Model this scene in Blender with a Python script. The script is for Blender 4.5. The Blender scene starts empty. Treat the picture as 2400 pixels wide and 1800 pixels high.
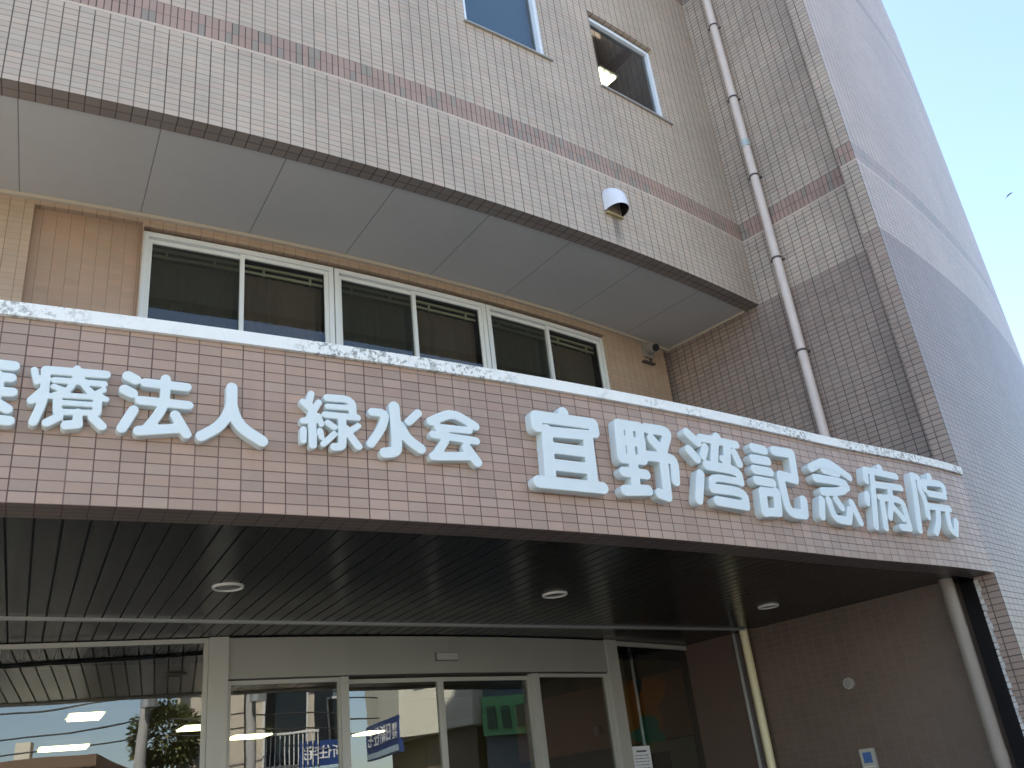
import bpy, bmesh, math, random
import numpy as np
from mathutils import Vector, Matrix
from mathutils.geometry import tessellate_polygon
random.seed(7)
rng = np.random.default_rng(7)
sc = bpy.context.scene
col = sc.collection
R = math.radians

# ------------------------------------------------------------------ camera, sky, sun, exposure
E = 1.55                                   # eye height above the pavement
cam = bpy.data.cameras.new('camera'); cam_o = bpy.data.objects.new('camera', cam); col.objects.link(cam_o)
cr = Vector((0.99299732, 0.0497653, -0.10714352)); cu = Vector((0.11813686, -0.41830135, 0.90059295)); cw = Vector((0, 0.90694399, 0.42125124))
m = Matrix((cr, cu, -cw)).transposed().to_4x4(); m.translation = (0, 0, E)
cam_o.matrix_world = m
cam.sensor_fit = 'HORIZONTAL'; cam.sensor_width = 36.0; cam.lens = 2130.95 / 2400 * 36
cam.clip_start = 0.05; cam.clip_end = 2000
sc.camera = cam_o
SUN_EL, SUN_ROT = R(47), R(-62)
world = bpy.data.worlds.new('World'); sc.world = world; world.use_nodes = True
wn = world.node_tree
sky = wn.nodes.new('ShaderNodeTexSky'); sky.sky_type = 'NISHITA'; sky.sun_disc = False
sky.sun_elevation = SUN_EL; sky.sun_rotation = SUN_ROT; sky.altitude = 10; sky.air_density = 1.0; sky.dust_density = 1.2; sky.ozone_density = 0.4
wn.links.new(sky.outputs[0], wn.nodes['Background'].inputs[0]); wn.nodes['Background'].inputs[1].default_value = 0.118
sun = bpy.data.lights.new('sun', 'SUN'); sun.energy = 5.0; sun.angle = R(0.55); sun.color = (1.0, 0.93, 0.82)
sun_o = bpy.data.objects.new('sun', sun); col.objects.link(sun_o)
sd = Vector((math.sin(SUN_ROT) * math.cos(SUN_EL), math.cos(SUN_ROT) * math.cos(SUN_EL), math.sin(SUN_EL)))
sun_o.rotation_euler = sd.to_track_quat('Z', 'Y').to_euler(); sun_o.location = (0, 0, 40)
sc.view_settings.view_transform = 'Standard'; sc.view_settings.look = 'None'; sc.view_settings.gamma = 1.0
sc.view_settings.exposure = 2.07
sc.cycles.max_bounces = 10; sc.cycles.diffuse_bounces = 5; sc.cycles.glossy_bounces = 5; sc.cycles.transparent_max_bounces = 12
sc.cycles.use_denoising = True

# ------------------------------------------------------------------ fitted plan geometry (metres; z relative to the eye)
CX, CY = -14.1087, 25.2407                 # common centre of the curved storeys
RF, A0F, ZB = 25.0218, 0.503955, 1.2952    # canopy fascia radius, first joint angle, underside
RU, A0U, ZU = 23.5975, 0.486553, 4.6576    # upper wall radius, first joint angle, underside
RB = 22.33                                 # wall behind the balcony
RT, AC = 25.15, 0.785                      # corner tower face radius, its left edge angle
AP = 0.797                                 # tower side wall with the downpipe
AS = 0.780                                 # side wall under the canopy
GX, GY, GR = -8.80720, 17.90101, 13.2474   # entrance glazing arc
AL = 0.36                                  # left end of what is built
TOP = 11.2

def P(a, r, z, c=(CX, CY)):
    return (c[0] + r * math.sin(a), c[1] - r * math.cos(a), z + E)
def PG(a, r, z):
    return P(a, r, z, (GX, GY))
def sstep(x, a, b):
    t = min(1, max(0, (x - a) / (b - a))); return t * t * (3 - 2 * t)
def rf(a):                                 # fascia flares out to meet the tower face flush
    return RF + (RT - RF) * sstep(a, 0.70, AC)

# ------------------------------------------------------------------ node helpers
class NT:
    def __init__(s, name):
        s.m = bpy.data.materials.new(name); s.m.use_nodes = True; s.t = s.m.node_tree
        s.b = s.t.nodes['Principled BSDF']; s.out = s.t.nodes['Material Output']
    def n(s, typ, **kw):
        x = s.t.nodes.new(typ)
        for k, v in kw.items(): setattr(x, k, v)
        return x
    def put(s, sock, v):
        if hasattr(v, 'is_output') or hasattr(v, 'links') and not isinstance(v, (int, float, tuple)): s.t.links.new(v, sock)
        elif isinstance(v, tuple) and len(v) == 3 and sock.type == 'RGBA': sock.default_value = (*v, 1)
        else: sock.default_value = v
    def M(s, op, a, b=0.0, c=0.0):
        x = s.n('ShaderNodeMath', operation=op)
        for i, v in enumerate((a, b, c)):
            s.put(x.inputs[i], v)
        return x.outputs[0]
    def mix(s, f, a, b, blend='MIX'):
        x = s.n('ShaderNodeMix', data_type='RGBA', blend_type=blend)
        s.put(x.inputs[0], f); s.put(x.inputs[6], a); s.put(x.inputs[7], b)
        return x.outputs[2]
    def mixf(s, f, a, b):
        x = s.n('ShaderNodeMix', data_type='FLOAT')
        s.put(x.inputs[0], f); s.put(x.inputs[2], a); s.put(x.inputs[3], b)
        return x.outputs[0]
    def uv(s):
        x = s.n('ShaderNodeUVMap'); y = s.n('ShaderNodeSeparateXYZ'); s.t.links.new(x.outputs[0], y.inputs[0])
        return x.outputs[0], y.outputs[0], y.outputs[1]
    def pos(s):
        return s.n('ShaderNodeNewGeometry').outputs['Position']
    def noise(s, vec, scale, detail=3.0, rough=0.55, dist=0.0):
        x = s.n('ShaderNodeTexNoise'); s.put(x.inputs['Vector'], vec); x.inputs['Scale'].default_value = scale
        x.inputs['Detail'].default_value = detail; x.inputs['Roughness'].default_value = rough; x.inputs['Distortion'].default_value = dist
        return x.outputs[0]
    def white(s, x, y, dim='2D'):
        c = s.n('ShaderNodeCombineXYZ'); s.put(c.inputs[0], x); s.put(c.inputs[1], y)
        w = s.n('ShaderNodeTexWhiteNoise', noise_dimensions='2D'); s.t.links.new(c.outputs[0], w.inputs['Vector'])
        return w.outputs['Value']
    def vec(s, x, y, z=0.0):
        c = s.n('ShaderNodeCombineXYZ'); s.put(c.inputs[0], x); s.put(c.inputs[1], y); s.put(c.inputs[2], z); return c.outputs[0]
    def smooth(s, v, a, b):                # 0 below a, 1 above b
        x = s.n('ShaderNodeMapRange', interpolation_type='SMOOTHSTEP'); s.put(x.inputs[0], v)
        x.inputs[1].default_value = a; x.inputs[2].default_value = b; return x.outputs[0]
    def bump(s, h, strength=0.4, dist=0.004):
        x = s.n('ShaderNodeBump'); x.inputs['Strength'].default_value = strength; x.inputs['Distance'].default_value = dist
        s.put(x.inputs['Height'], h); s.t.links.new(x.outputs[0], s.b.inputs['Normal'])
    def set(s, color=None, rough=None, metal=None, spec=None):
        if color is not None: s.put(s.b.inputs['Base Color'], color)
        if rough is not None: s.put(s.b.inputs['Roughness'], rough)
        if metal is not None: s.put(s.b.inputs['Metallic'], metal)
        if spec is not None: s.put(s.b.inputs['Specular IOR Level'], spec)
        return s.m

def gmap(v, c):
    return tuple(v * k for k in c)

def tile_mat(name, base, base_low=None, band=None, grout=(.10, .075, .065), hg=0.75, var=0.10, dirt=0.12, stains=(), tw=.1, th=.05, gw=.0034, rough=.32, bare=0.0):
    """stack-bonded small wall tiles, UV in metres; bands every storey; a darker base colour below v = 0"""
    s = NT(name); uvv, u, v = s.uv()
    inb = pale = 0.0
    if band:
        vm = s.M('FLOORED_MODULO', v, 3.65)
        vm = s.mixf(s.M('GREATER_THAN', v, 0.0), v, vm)
        inb = s.M('MULTIPLY', s.M('GREATER_THAN', vm, .825), s.M('LESS_THAN', vm, 1.045))
        pale = s.M('MULTIPLY', s.M('GREATER_THAN', vm, .80), s.M('LESS_THAN', vm, .826))
        vv = s.mixf(s.M('GREATER_THAN', vm, .81), vm, s.M('SUBTRACT', vm, .845))
        tu = s.M('DIVIDE', u, s.mixf(inb, tw, tw / 2)); tv = s.mixf(inb, s.M('DIVIDE', vv, th), s.M('DIVIDE', s.M('SUBTRACT', vm, .825), .11))
        cw_ = s.mixf(inb, tw, tw / 2); ch_ = s.mixf(inb, th, .11)
    else:
        tu = s.M('DIVIDE', u, tw); tv = s.M('DIVIDE', v, th); cw_, ch_ = tw, th
    iu = s.M('FLOOR', tu); iv = s.M('FLOOR', tv)
    fu = s.M('FRACT', tu); fv = s.M('FRACT', tv)
    du = s.M('MULTIPLY', s.M('MINIMUM', fu, s.M('SUBTRACT', 1.0, fu)), cw_)
    dv = s.M('MULTIPLY', s.M('MINIMUM', fv, s.M('SUBTRACT', 1.0, fv)), ch_)
    ju = s.M('SUBTRACT', 1.0, s.smooth(du, gw * .55, gw)); jv = s.M('SUBTRACT', 1.0, s.smooth(dv, gw * .5, gw * .95))
    jr = s.white(s.M('FLOOR', s.M('ADD', tu, .5)), s.M('FLOOR', s.M('MULTIPLY', iv, .07)))
    ju = s.M('MULTIPLY', ju, s.mixf(jr, .68, 1.0))
    jr2 = s.white(s.M('FLOOR', s.M('ADD', tv, .5)), s.M('FLOOR', s.M('MULTIPLY', iu, .13)))
    jv = s.M('MULTIPLY', jv, s.M('MULTIPLY', s.mixf(jr2, .6, 1.0), hg))
    j = s.M('MAXIMUM', ju, jv)
    rnd = s.white(iu, iv); rnd2 = s.white(s.M('ADD', iu, 31.7), iv)
    big = s.noise(uvv, .9, 4, .6); fine = s.noise(uvv, 60, 2, .6)
    colr = base
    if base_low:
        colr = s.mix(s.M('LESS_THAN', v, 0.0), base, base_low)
    if band:
        bn = s.mix(s.M('GREATER_THAN', rnd2, .8), band, gmap(.8, (band[0], band[1] * 1.2, band[2] * 1.2)))
        colr = s.mix(inb, colr, bn); colr = s.mix(pale, colr, gmap(1.16, base))
        j = s.M('MULTIPLY', j, s.M('SUBTRACT', 1.0, pale))
    val = s.M('ADD', 1.0 - var, s.M('MULTIPLY', rnd, 2 * var))
    val = s.M('MULTIPLY', val, s.mixf(s.smooth(big, .3, .7), 1.0 - dirt, 1.0 + dirt * .5))
    val = s.M('MULTIPLY', val, s.mixf(fine, .94, 1.05))
    hue = s.mix(rnd2, (1.03, .985, .97), (.98, 1.01, 1.02))
    colr = s.mix(1.0, colr, hue, 'MULTIPLY')
    colr = s.mix(1.0, colr, s.mix(val, (0, 0, 0), (1, 1, 1)) if False else s.vec(val, val, val), 'MULTIPLY')
    # rain streaks
    strk = s.noise(s.vec(s.M('MULTIPLY', u, 9.0), s.M('MULTIPLY', v, .35)), 1.0, 4, .65)
    colr = s.mix(s.M('MULTIPLY', s.smooth(strk, .55, .8), dirt * 1.6), colr, (.12, .105, .095))
    for (su, sv, wd, ln, amt) in stains:   # dribble below a fitting
        dx = s.M('ABSOLUTE', s.M('SUBTRACT', u, su)); wob = s.noise(uvv, 14, 3)
        k = s.M('MULTIPLY', s.M('SUBTRACT', 1.0, s.smooth(s.M('ADD', dx, s.M('MULTIPLY', wob, wd * .5)), wd * .35, wd * 1.1)),
                s.M('MULTIPLY', s.M('LESS_THAN', v, sv), s.smooth(v, sv - ln, sv - ln * .35)))
        colr = s.mix(s.M('MULTIPLY', k, amt), colr, (.05, .045, .04))
    colr = s.mix(s.M('MULTIPLY', j, .92), colr, grout)
    s.set(colr, s.mixf(j, s.M('ADD', rough, s.M('MULTIPLY', fine, .12)), .9), spec=.4)
    s.bump(s.M('ADD', s.M('SUBTRACT', 1.0, j), s.M('MULTIPLY', rnd, .25)), .55, .003)
    return s.m

def plain(name, c, rough=.5, metal=0.0, var=.08, scale=6.0, bumpy=0.0, spec=.5):
    s = NT(name); p = s.pos()
    f = s.noise(p, scale, 4, .6); g = s.noise(p, scale * 9, 2)
    k = s.M('MULTIPLY', s.mixf(f, 1 - var * 1.6, 1 + var * 1.4), s.mixf(g, 1 - var * .5, 1 + var * .5))
    s.set(s.mix(1.0, c, s.vec(k, k, k), 'MULTIPLY'), s.M('ADD', rough - .05, s.M('MULTIPLY', f, .12)), metal, spec)
    if bumpy: s.bump(g, bumpy, .003)
    return s.m

def glass_mat(name, tint=(.62, .66, .66), refl=.10, wavy=.0, wscale=2.0):
    s = NT(name)
    tr = s.n('ShaderNodeBsdfTransparent'); tr.inputs[0].default_value = (*tint, 1)
    gl = s.n('ShaderNodeBsdfGlossy'); gl.inputs['Roughness'].default_value = .0; gl.inputs[0].default_value = (.95, .98, 1, 1)
    fr = s.n('ShaderNodeFresnel'); fr.inputs[0].default_value = 1.5
    if wavy:
        bp = s.n('ShaderNodeBump'); bp.inputs['Strength'].default_value = 1.0; bp.inputs['Distance'].default_value = wavy
        s.put(bp.inputs['Height'], s.noise(s.pos(), wscale, 1.5, .4)); s.t.links.new(bp.outputs[0], gl.inputs['Normal'])
    mx = s.n('ShaderNodeMixShader'); bk = s.n('ShaderNodeNewGeometry').outputs['Backfacing']
    s.put(mx.inputs[0], s.M('MULTIPLY', s.M('MINIMUM', s.M('ADD', s.M('MULTIPLY', fr.outputs[0], 1.6), refl), 1.0), s.M('SUBTRACT', 1.0, bk)))
    s.t.links.new(tr.outputs[0], mx.inputs[1]); s.t.links.new(gl.outputs[0], mx.inputs[2]); s.t.links.new(mx.outputs[0], s.out.inputs[0])
    return s.m

def emit_mat(name, c, strength):
    s = NT(name); s.put(s.b.inputs['Base Color'], (.8, .8, .8)); s.put(s.b.inputs['Emission Color'], c); s.b.inputs['Emission Strength'].default_value = strength
    return s.m

# ------------------------------------------------------------------ mesh builder
class MB:
    def __init__(s): s.v = []; s.f = []; s.uv = []; s.mi = []
    def quad(s, pts, uvs=None, mi=0):
        i = len(s.v); s.v += [tuple(p) for p in pts]; s.f.append(tuple(range(i, i + len(pts))))
        s.uv.append(uvs if uvs else [(p[0] + p[1], p[2]) for p in pts]); s.mi.append(mi); return s
    def box(s, x0, y0, z0, x1, y1, z1, M=None, mi=0):
        c = [(x0, y0, z0), (x1, y0, z0), (x1, y1, z0), (x0, y1, z0), (x0, y0, z1), (x1, y0, z1), (x1, y1, z1), (x0, y1, z1)]
        uvsrc = c
        if M is not None: c = [tuple(M @ Vector(p)) for p in c]
        for q in ((0, 3, 2, 1), (4, 5, 6, 7), (0, 1, 5, 4), (1, 2, 6, 5), (2, 3, 7, 6), (3, 0, 4, 7)):
            a = uvsrc[q[0]]; pts = [uvsrc[k] for k in q]
            if q in ((0, 3, 2, 1), (4, 5, 6, 7)): uv = [(p[0], p[1]) for p in pts]
            elif q in ((0, 1, 5, 4), (2, 3, 7, 6)): uv = [(p[0], p[2]) for p in pts]
            else: uv = [(p[1], p[2]) for p in pts]
            s.quad([c[k] for k in q], uv, mi)
        return s
    def polar(s, a0, a1, r0, r1, z0, z1, PP=P, step=.02, uoff=0.0, voff=0.0, mi=0, skip=''):
        """a curved box: angle a0..a1, radius r0..r1, height z0..z1; skip: faces to leave out (f b t u l r)"""
        n = max(1, int(math.ceil((a1 - a0) / step)))
        R0 = r0 if callable(r0) else (lambda a: r0); R1 = r1 if callable(r1) else (lambda a: r1)
        for i in range(n):
            p, q = a0 + (a1 - a0) * i / n, a0 + (a1 - a0) * (i + 1) / n
            up, uq = p * R1(p) - uoff, q * R1(q) - uoff
            va, vb = z0 - voff, z1 - voff
            if 'f' not in skip: s.quad([PP(p, R1(p), z0), PP(q, R1(q), z0), PP(q, R1(q), z1), PP(p, R1(p), z1)], [(up, va), (uq, va), (uq, vb), (up, vb)], mi)
            if 'b' not in skip: s.quad([PP(q, R0(q), z0), PP(p, R0(p), z0), PP(p, R0(p), z1), PP(q, R0(q), z1)], [(uq, va), (up, va), (up, vb), (uq, vb)], mi)
            if 't' not in skip: s.quad([PP(p, R1(p), z1), PP(q, R1(q), z1), PP(q, R0(q), z1), PP(p, R0(p), z1)], [(up, R1(p)), (uq, R1(q)), (uq, R0(q)), (up, R0(p))], mi)
            if 'u' not in skip: s.quad([PP(q, R1(q), z0), PP(p, R1(p), z0), PP(p, R0(p), z0), PP(q, R0(q), z0)], [(uq, R1(q)), (up, R1(p)), (up, R0(p)), (uq, R0(q))], mi)
        if 'l' not in skip: s.quad([PP(a0, R0(a0), z0), PP(a0, R1(a0), z0), PP(a0, R1(a0), z1), PP(a0, R0(a0), z1)], [(R0(a0), z0 - voff), (R1(a0), z0 - voff), (R1(a0), z1 - voff), (R0(a0), z1 - voff)], mi)
        if 'r' not in skip: s.quad([PP(a1, R1(a1), z0), PP(a1, R0(a1), z0), PP(a1, R0(a1), z1), PP(a1, R1(a1), z1)], [(R1(a1), z0 - voff), (R0(a1), z0 - voff), (R0(a1), z1 - voff), (R1(a1), z1 - voff)], mi)
        return s
    def arcwall(s, r, a0, a1, z0, z1, holes=(), depth=.1, PP=P, uoff=0.0, voff=0.0, step=.01, mi=0):
        """curved wall sheet with openings and their reveals"""
        n = int(math.ceil((a1 - a0) / step)); As = {a0 + (a1 - a0) * i / n for i in range(n + 1)}; Zs = {z0, z1}
        for h in holes:
            As |= {h[0], h[1]}; Zs |= {h[2], h[3]}
        As = sorted(x for x in As if a0 - 1e-9 <= x <= a1 + 1e-9); Zs = sorted(x for x in Zs if z0 - 1e-9 <= x <= z1 + 1e-9)
        for p, q in zip(As, As[1:]):
            if q - p < 1e-7: continue
            for y, w in zip(Zs, Zs[1:]):
                ma, mz = (p + q) / 2, (y + w) / 2
                if any(h[0] < ma < h[1] and h[2] < mz < h[3] for h in holes): continue
                s.quad([PP(p, r, y), PP(q, r, y), PP(q, r, w), PP(p, r, w)], [(p * r - uoff, y - voff), (q * r - uoff, y - voff), (q * r - uoff, w - voff), (p * r - uoff, w - voff)], mi)
        for h in holes:
            ha, hb, hz, hw = h
            s.polar(ha, hb, r - depth, r, hz, hw, PP, step, uoff, voff, mi, skip='fbtulr')
            n = max(1, int(math.ceil((hb - ha) / step)))
            for i in range(n):
                p, q = ha + (hb - ha) * i / n, ha + (hb - ha) * (i + 1) / n
                for z, flip in ((hz, 0), (hw, 1)):
                    pts = [PP(p, r, z), PP(q, r, z), PP(q, r - depth, z), PP(p, r - depth, z)]; uv = [(p * r - uoff, 0.002), (q * r - uoff, 0.002), (q * r - uoff, .002 + .045), (p * r - uoff, .047)]
                    s.quad(pts[::-1] if flip else pts, uv[::-1] if flip else uv, mi)
            for a, flip in ((ha, 1), (hb, 0)):
                pts = [PP(a, r - depth, hz), PP(a, r, hz), PP(a, r, hw), PP(a, r - depth, hw)]; uv = [(.003, hz - voff), (.095, hz - voff), (.095, hw - voff), (.003, hw - voff)]
                s.quad(pts if flip else pts[::-1], uv if flip else uv[::-1], mi)
        return s
    def radial(s, a, r0, r1, z0, z1, voff=0.0, uoff=0.0, mi=0):
        """flat wall on a radial line, facing the entrance"""
        s.quad([P(a, r0, z0), P(a, r1, z0), P(a, r1, z1), P(a, r0, z1)], [(r0 - uoff, z0 - voff), (r1 - uoff, z0 - voff), (r1 - uoff, z1 - voff), (r0 - uoff, z1 - voff)], mi); return s
    def cyl(s, p0, p1, r0, r1=None, n=16, caps=True, mi=0):
        r1 = r0 if r1 is None else r1; p0, p1 = Vector(p0), Vector(p1); d = (p1 - p0).normalized()
        x = d.orthogonal().normalized(); y = d.cross(x); L = (p1 - p0).length
        ring = lambda c, r: [c + x * (r * math.cos(2 * math.pi * k / n)) + y * (r * math.sin(2 * math.pi * k / n)) for k in range(n)]
        A, B = ring(p0, r0), ring(p1, r1)
        for k in range(n):
            l = (k + 1) % n; s.quad([A[k], A[l], B[l], B[k]], [(k / n, 0), ((k + 1) / n, 0), ((k + 1) / n, L), (k / n, L)], mi)
        if caps: s.quad(A[::-1], None, mi); s.quad(B, None, mi)
        return s
    def tube(s, pts, r, n=8, mi=0):
        for a, b in zip(pts, pts[1:]): s.cyl(a, b, r, n=n, caps=True, mi=mi)
        return s
    def build(s, name, mats, parent=None, smooth=False, merge=False):
        me = bpy.data.meshes.new(name)
        me.from_pydata(s.v, [], s.f)
        if not isinstance(mats, (list, tuple)): mats = [mats]
        for mm in mats: me.materials.append(mm)
        l = me.uv_layers.new(name='UVMap')
        flat = [c for f in s.uv for p in f for c in p]
        l.data.foreach_set('uv', flat)
        me.polygons.foreach_set('material_index', s.mi)
        if merge or smooth:
            bm = bmesh.new(); bm.from_mesh(me); bmesh.ops.remove_doubles(bm, verts=bm.verts, dist=1e-5)
            if smooth:
                for f in bm.faces: f.smooth = True
                for e in bm.edges:
                    if len(e.link_faces) != 2 or e.calc_face_angle(3) > R(38): e.smooth = False
            bm.to_mesh(me); bm.free()
        me.update()
        o = bpy.data.objects.new(name, me); col.objects.link(o)
        if parent is not None: put_under(o, parent)
        return o

def put_under(o, parent):
    o.parent = parent
    pm = world_of(parent)
    o.matrix_parent_inverse = pm.inverted()
def world_of(o):
    mw = Matrix.LocRotScale(o.location, o.rotation_euler, o.scale)
    if o.parent is not None: mw = world_of(o.parent) @ o.matrix_parent_inverse @ mw
    return mw
def thing(name, label, cat, loc=(0, 0, 0), group=None):
    o = bpy.data.objects.new(name, None); o.empty_display_size = .2; o.location = loc; col.objects.link(o)
    return tag(o, label, cat, group)
def tag(o, label, cat, group=None):
    o['label'] = label; o['category'] = cat
    if group: o['group'] = group
    return o
def struct(o):
    o['kind'] = 'structure'; return o

# ------------------------------------------------------------------ materials
UF, UU = A0F * RF, A0U * RU
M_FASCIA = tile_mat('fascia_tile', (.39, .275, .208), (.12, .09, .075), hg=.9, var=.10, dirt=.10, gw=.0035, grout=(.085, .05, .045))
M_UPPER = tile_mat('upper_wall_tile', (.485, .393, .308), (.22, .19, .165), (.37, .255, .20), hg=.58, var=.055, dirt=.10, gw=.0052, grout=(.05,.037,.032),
                   stains=((5.135, .36, .085, .42, .62), (5.6, 1.2, .04, .8, .15)))
M_TOWER = tile_mat('tower_tile', (.46, .38, .305), (.33, .255, .21), (.35, .24, .195), hg=1.0, var=.08, dirt=.18, gw=.0052, grout=(.06, .05, .047))
M_TOWERFRONT = tile_mat('corner_wing_front_tile', (.475, .38, .31), (.285, .215, .172), (.39, .30, .245), hg=.72, var=.06, dirt=.10, gw=.0042, grout=(.12, .095, .085))
M_RECESS = tile_mat('balcony_wall_tile', (.42, .305, .21), hg=.5, var=.05, dirt=.10, gw=.0030, grout=(.17, .12, .085))
M_NICHE = tile_mat('niche_tile', (.36, .24, .16), hg=.22, var=.04, dirt=.14, gw=.0028, grout=(.20, .135, .09))
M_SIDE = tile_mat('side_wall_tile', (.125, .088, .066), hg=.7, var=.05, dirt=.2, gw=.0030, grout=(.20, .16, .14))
M_SOFFIT = plain('soffit_paint', (.50, .50, .49), .75, var=.05, scale=1.2)
def soffit_panels():
    s = NT('soffit_board'); uvv, u, v = s.uv()
    t = s.M('FRACT', s.M('DIVIDE', u, .0388)); d = s.M('MULTIPLY', s.M('MINIMUM', t, s.M('SUBTRACT', 1.0, t)), .0388 * 23)
    j = s.M('SUBTRACT', 1.0, s.smooth(d, .002, .006))
    f = s.noise(s.pos(), 1.3, 4); g = s.noise(s.pos(), 9, 3)
    k = s.M('MULTIPLY', s.mixf(f, .9, 1.08), s.mixf(g, .96, 1.03))
    c = s.mix(1.0, (.45, .445, .42), s.vec(k, k, k), 'MULTIPLY')
    s.set(s.mix(s.M('MULTIPLY', j, .75), c, (.12, .115, .11)), .7); s.bump(s.M('SUBTRACT', 1.0, j), .5, .004); return s.m
M_BOARD = soffit_panels()
def slats():
    s = NT('soffit_slat_metal'); uvv, u, v = s.uv()
    t = s.M('FRACT', s.M('DIVIDE', u, .00438)); d = s.M('MULTIPLY', s.M('MINIMUM', t, s.M('SUBTRACT', 1.0, t)), .11)
    j = s.M('SUBTRACT', 1.0, s.smooth(d, .0035, .008))
    rnd = s.white(s.M('FLOOR', s.M('DIVIDE', u, .00438)), 0.0)
    k = s.mixf(rnd, .85, 1.15)
    c = s.mix(1.0, (.0105, .0105, .0095), s.vec(k, k, k), 'MULTIPLY')
    s.set(s.mix(j, c, (.004, .004, .004)), s.mixf(j, s.M('ADD', .16, s.M('MULTIPLY', s.noise(s.pos(), 5, 3), .12)), .8), spec=.22)
    s.bump(s.M('ADD', s.M('SUBTRACT', 1.0, j), s.M('MULTIPLY', s.noise(s.pos(), 2.5, 1), .15)), .6, .006); return s.m
M_SLAT = slats()
def coping_mat():
    s = NT('stained_white_coping'); uvv, u, v = s.uv(); p = s.pos()
    a = s.noise(p, 1.1, 3); b = s.noise(p, 34, 6, .75, .3); c = s.noise(p, 7, 4)
    zone = s.smooth(a, .43, .58)
    spots = s.M('MULTIPLY', s.smooth(s.M('ADD', b, s.M('MULTIPLY', c, .25)), .60, .73), zone)
    k = s.mixf(c, .9, 1.05)
    s.set(s.mix(s.M('MULTIPLY', spots, .8), s.mix(1.0, (.86, .865, .82), s.vec(k, k, k), 'MULTIPLY'), (.12, .13, .115)), .7); s.bump(b, .25, .004); return s.m
M_COPING = coping_mat()
M_ALU = plain('aluminium_frame', (.68, .69, .66), .38, 0.0, .05, 3)
M_ALUBLUE = plain('anodised_window_frame', (.76, .82, .88), .35, 0.0, .04, 3)
M_DOORFRAME = plain('champagne_door_frame', (.42, .41, .36), .36, .15, .05, 3)
M_HEADER = plain('champagne_header_panel', (.30, .295, .25), .34, .15, .05, 1.5)
M_GLASS = glass_mat('clear_window_glass', (.72, .74, .70), .0)
M_ENTGLASS = glass_mat('entrance_glass', (.60, .62, .56), .06, .0016, 1.4)
M_UPGLASS = glass_mat('upper_window_glass', (.62, .66, .66), .03)
def screen_mat():
    s = NT('insect_screen'); tr = s.n('ShaderNodeBsdfTransparent'); mx = s.n('ShaderNodeMixShader'); mx.inputs[0].default_value = .55
    s.set((.10, .10, .088), .9); s.t.links.new(tr.outputs[0], mx.inputs[1]); s.t.links.new(s.b.outputs[0], mx.inputs[2]); s.t.links.new(mx.outputs[0], s.out.inputs[0]); return s.m
M_SCREEN = screen_mat()
M_CURTAIN = plain('brown_curtain', (.19, .138, .112), .95, 0, .12, 8)
M_RAIL = plain('curtain_rail', (.62, .58, .44), .5, 0, .05)
M_DARK = plain('dark_room_wall', (.05, .048, .042), .9, 0, .1, 2)
M_DARKMETAL = plain('dark_metal_panel', (.03, .03, .032), .35, .3, .1, 3)
M_TRIM = plain('steel_trim', (.42, .43, .42), .3, .6, .05)
M_COVE = plain('soffit_edge_trim', (.50, .43, .33), .6, 0, .05)
M_CONC = plain('grey_render', (.36, .35, .33), .85, 0, .1, 2, .2)
M_PIPE = plain('painted_pipe', (.68, .59, .525), .4, 0, .08, 9)
M_CLIP = plain('pipe_clip', (.10, .085, .08), .5, .4, .1)
M_BAND = plain('pipe_coupling', (.50, .56, .53), .4, .3, .1)
M_GREYPIPE = plain('grey_steel_pipe', (.25, .215, .175), .4, .0, .1, 7)
M_CREAMPIPE = plain('cream_pipe', (.78, .70, .44), .3, .0, .06, 7)
M_WHITE = plain('sign_paint', (.68, .755, .75), .42, 0, .025, 3)
M_LOBBYW = plain('lobby_wall', (.12, .11, .09), .8, 0, .05, 2)
M_LOBBYC = plain('lobby_ceiling', (.20, .195, .175), .8, 0, .04, 2)
M_MURALB = plain('mural_brown', (.42, .21, .125), .7, 0, .06, 2)

# ------------------------------------------------------------------ the hospital building
B = thing('hospital_building', 'beige and pink tiled hospital with curved front, tall corner wing and entrance canopy', 'building', P(.64, RF, -E))

# canopy: fascia with inner parapet face, tiled underside return
mb = MB()
mb.polar(AL, AC, lambda a: rf(a) - .185, rf, ZB, 2.12, uoff=UF, voff=ZB, step=.008, skip='ur')
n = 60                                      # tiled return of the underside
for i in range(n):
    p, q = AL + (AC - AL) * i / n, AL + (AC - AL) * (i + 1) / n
    mb.quad([P(q, rf(q), ZB), P(p, rf(p), ZB), P(p, rf(p) - .185, ZB), P(q, rf(q) - .185, ZB)], [(q * RF - UF, -.002), (p * RF - UF, -.002), (p * RF - UF, -.187), (q * RF - UF, -.187)])  # negative v gives the underside the darker low colour
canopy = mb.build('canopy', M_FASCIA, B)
cop = MB(); cop.polar(AL, AC - .0008, lambda a: rf(a) - .215, lambda a: rf(a) + .022, 2.122, 2.188, step=.01)
cop.build('coping', M_COPING, canopy)
sf = MB()                                   # dark slatted ceiling of the canopy, radial slats; u = angle
n = 80
PX0, PX1 = Vector((-3.06 - 1.6, 5.121 - 1.2)), Vector((1.93, 8.90))     # straight shutter slot in front of the glazing
def slot_r(a):
    d = Vector((math.sin(a), -math.cos(a))); c = Vector((CX, CY)); t = (PX1 - PX0)
    den = d.x * t.y - d.y * t.x; w = PX0 - c
    return (w.x * t.y - w.y * t.x) / den
for i in range(n):
    p, q = AL + (.80 - AL) * i / n, AL + (.80 - AL) * (i + 1) / n
    for ra, rb in ((lambda a: slot_r(a) + .03, lambda a: rf(a) - .18), (lambda a: 21.6, lambda a: slot_r(a) - .035)):
        sf.quad([P(q, rb(q), ZB + .006), P(p, rb(p), ZB + .006), P(p, ra(p), ZB + .006), P(q, ra(q), ZB + .006)], [(q, rb(q)), (p, rb(p)), (p, ra(p)), (q, ra(q))])
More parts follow.
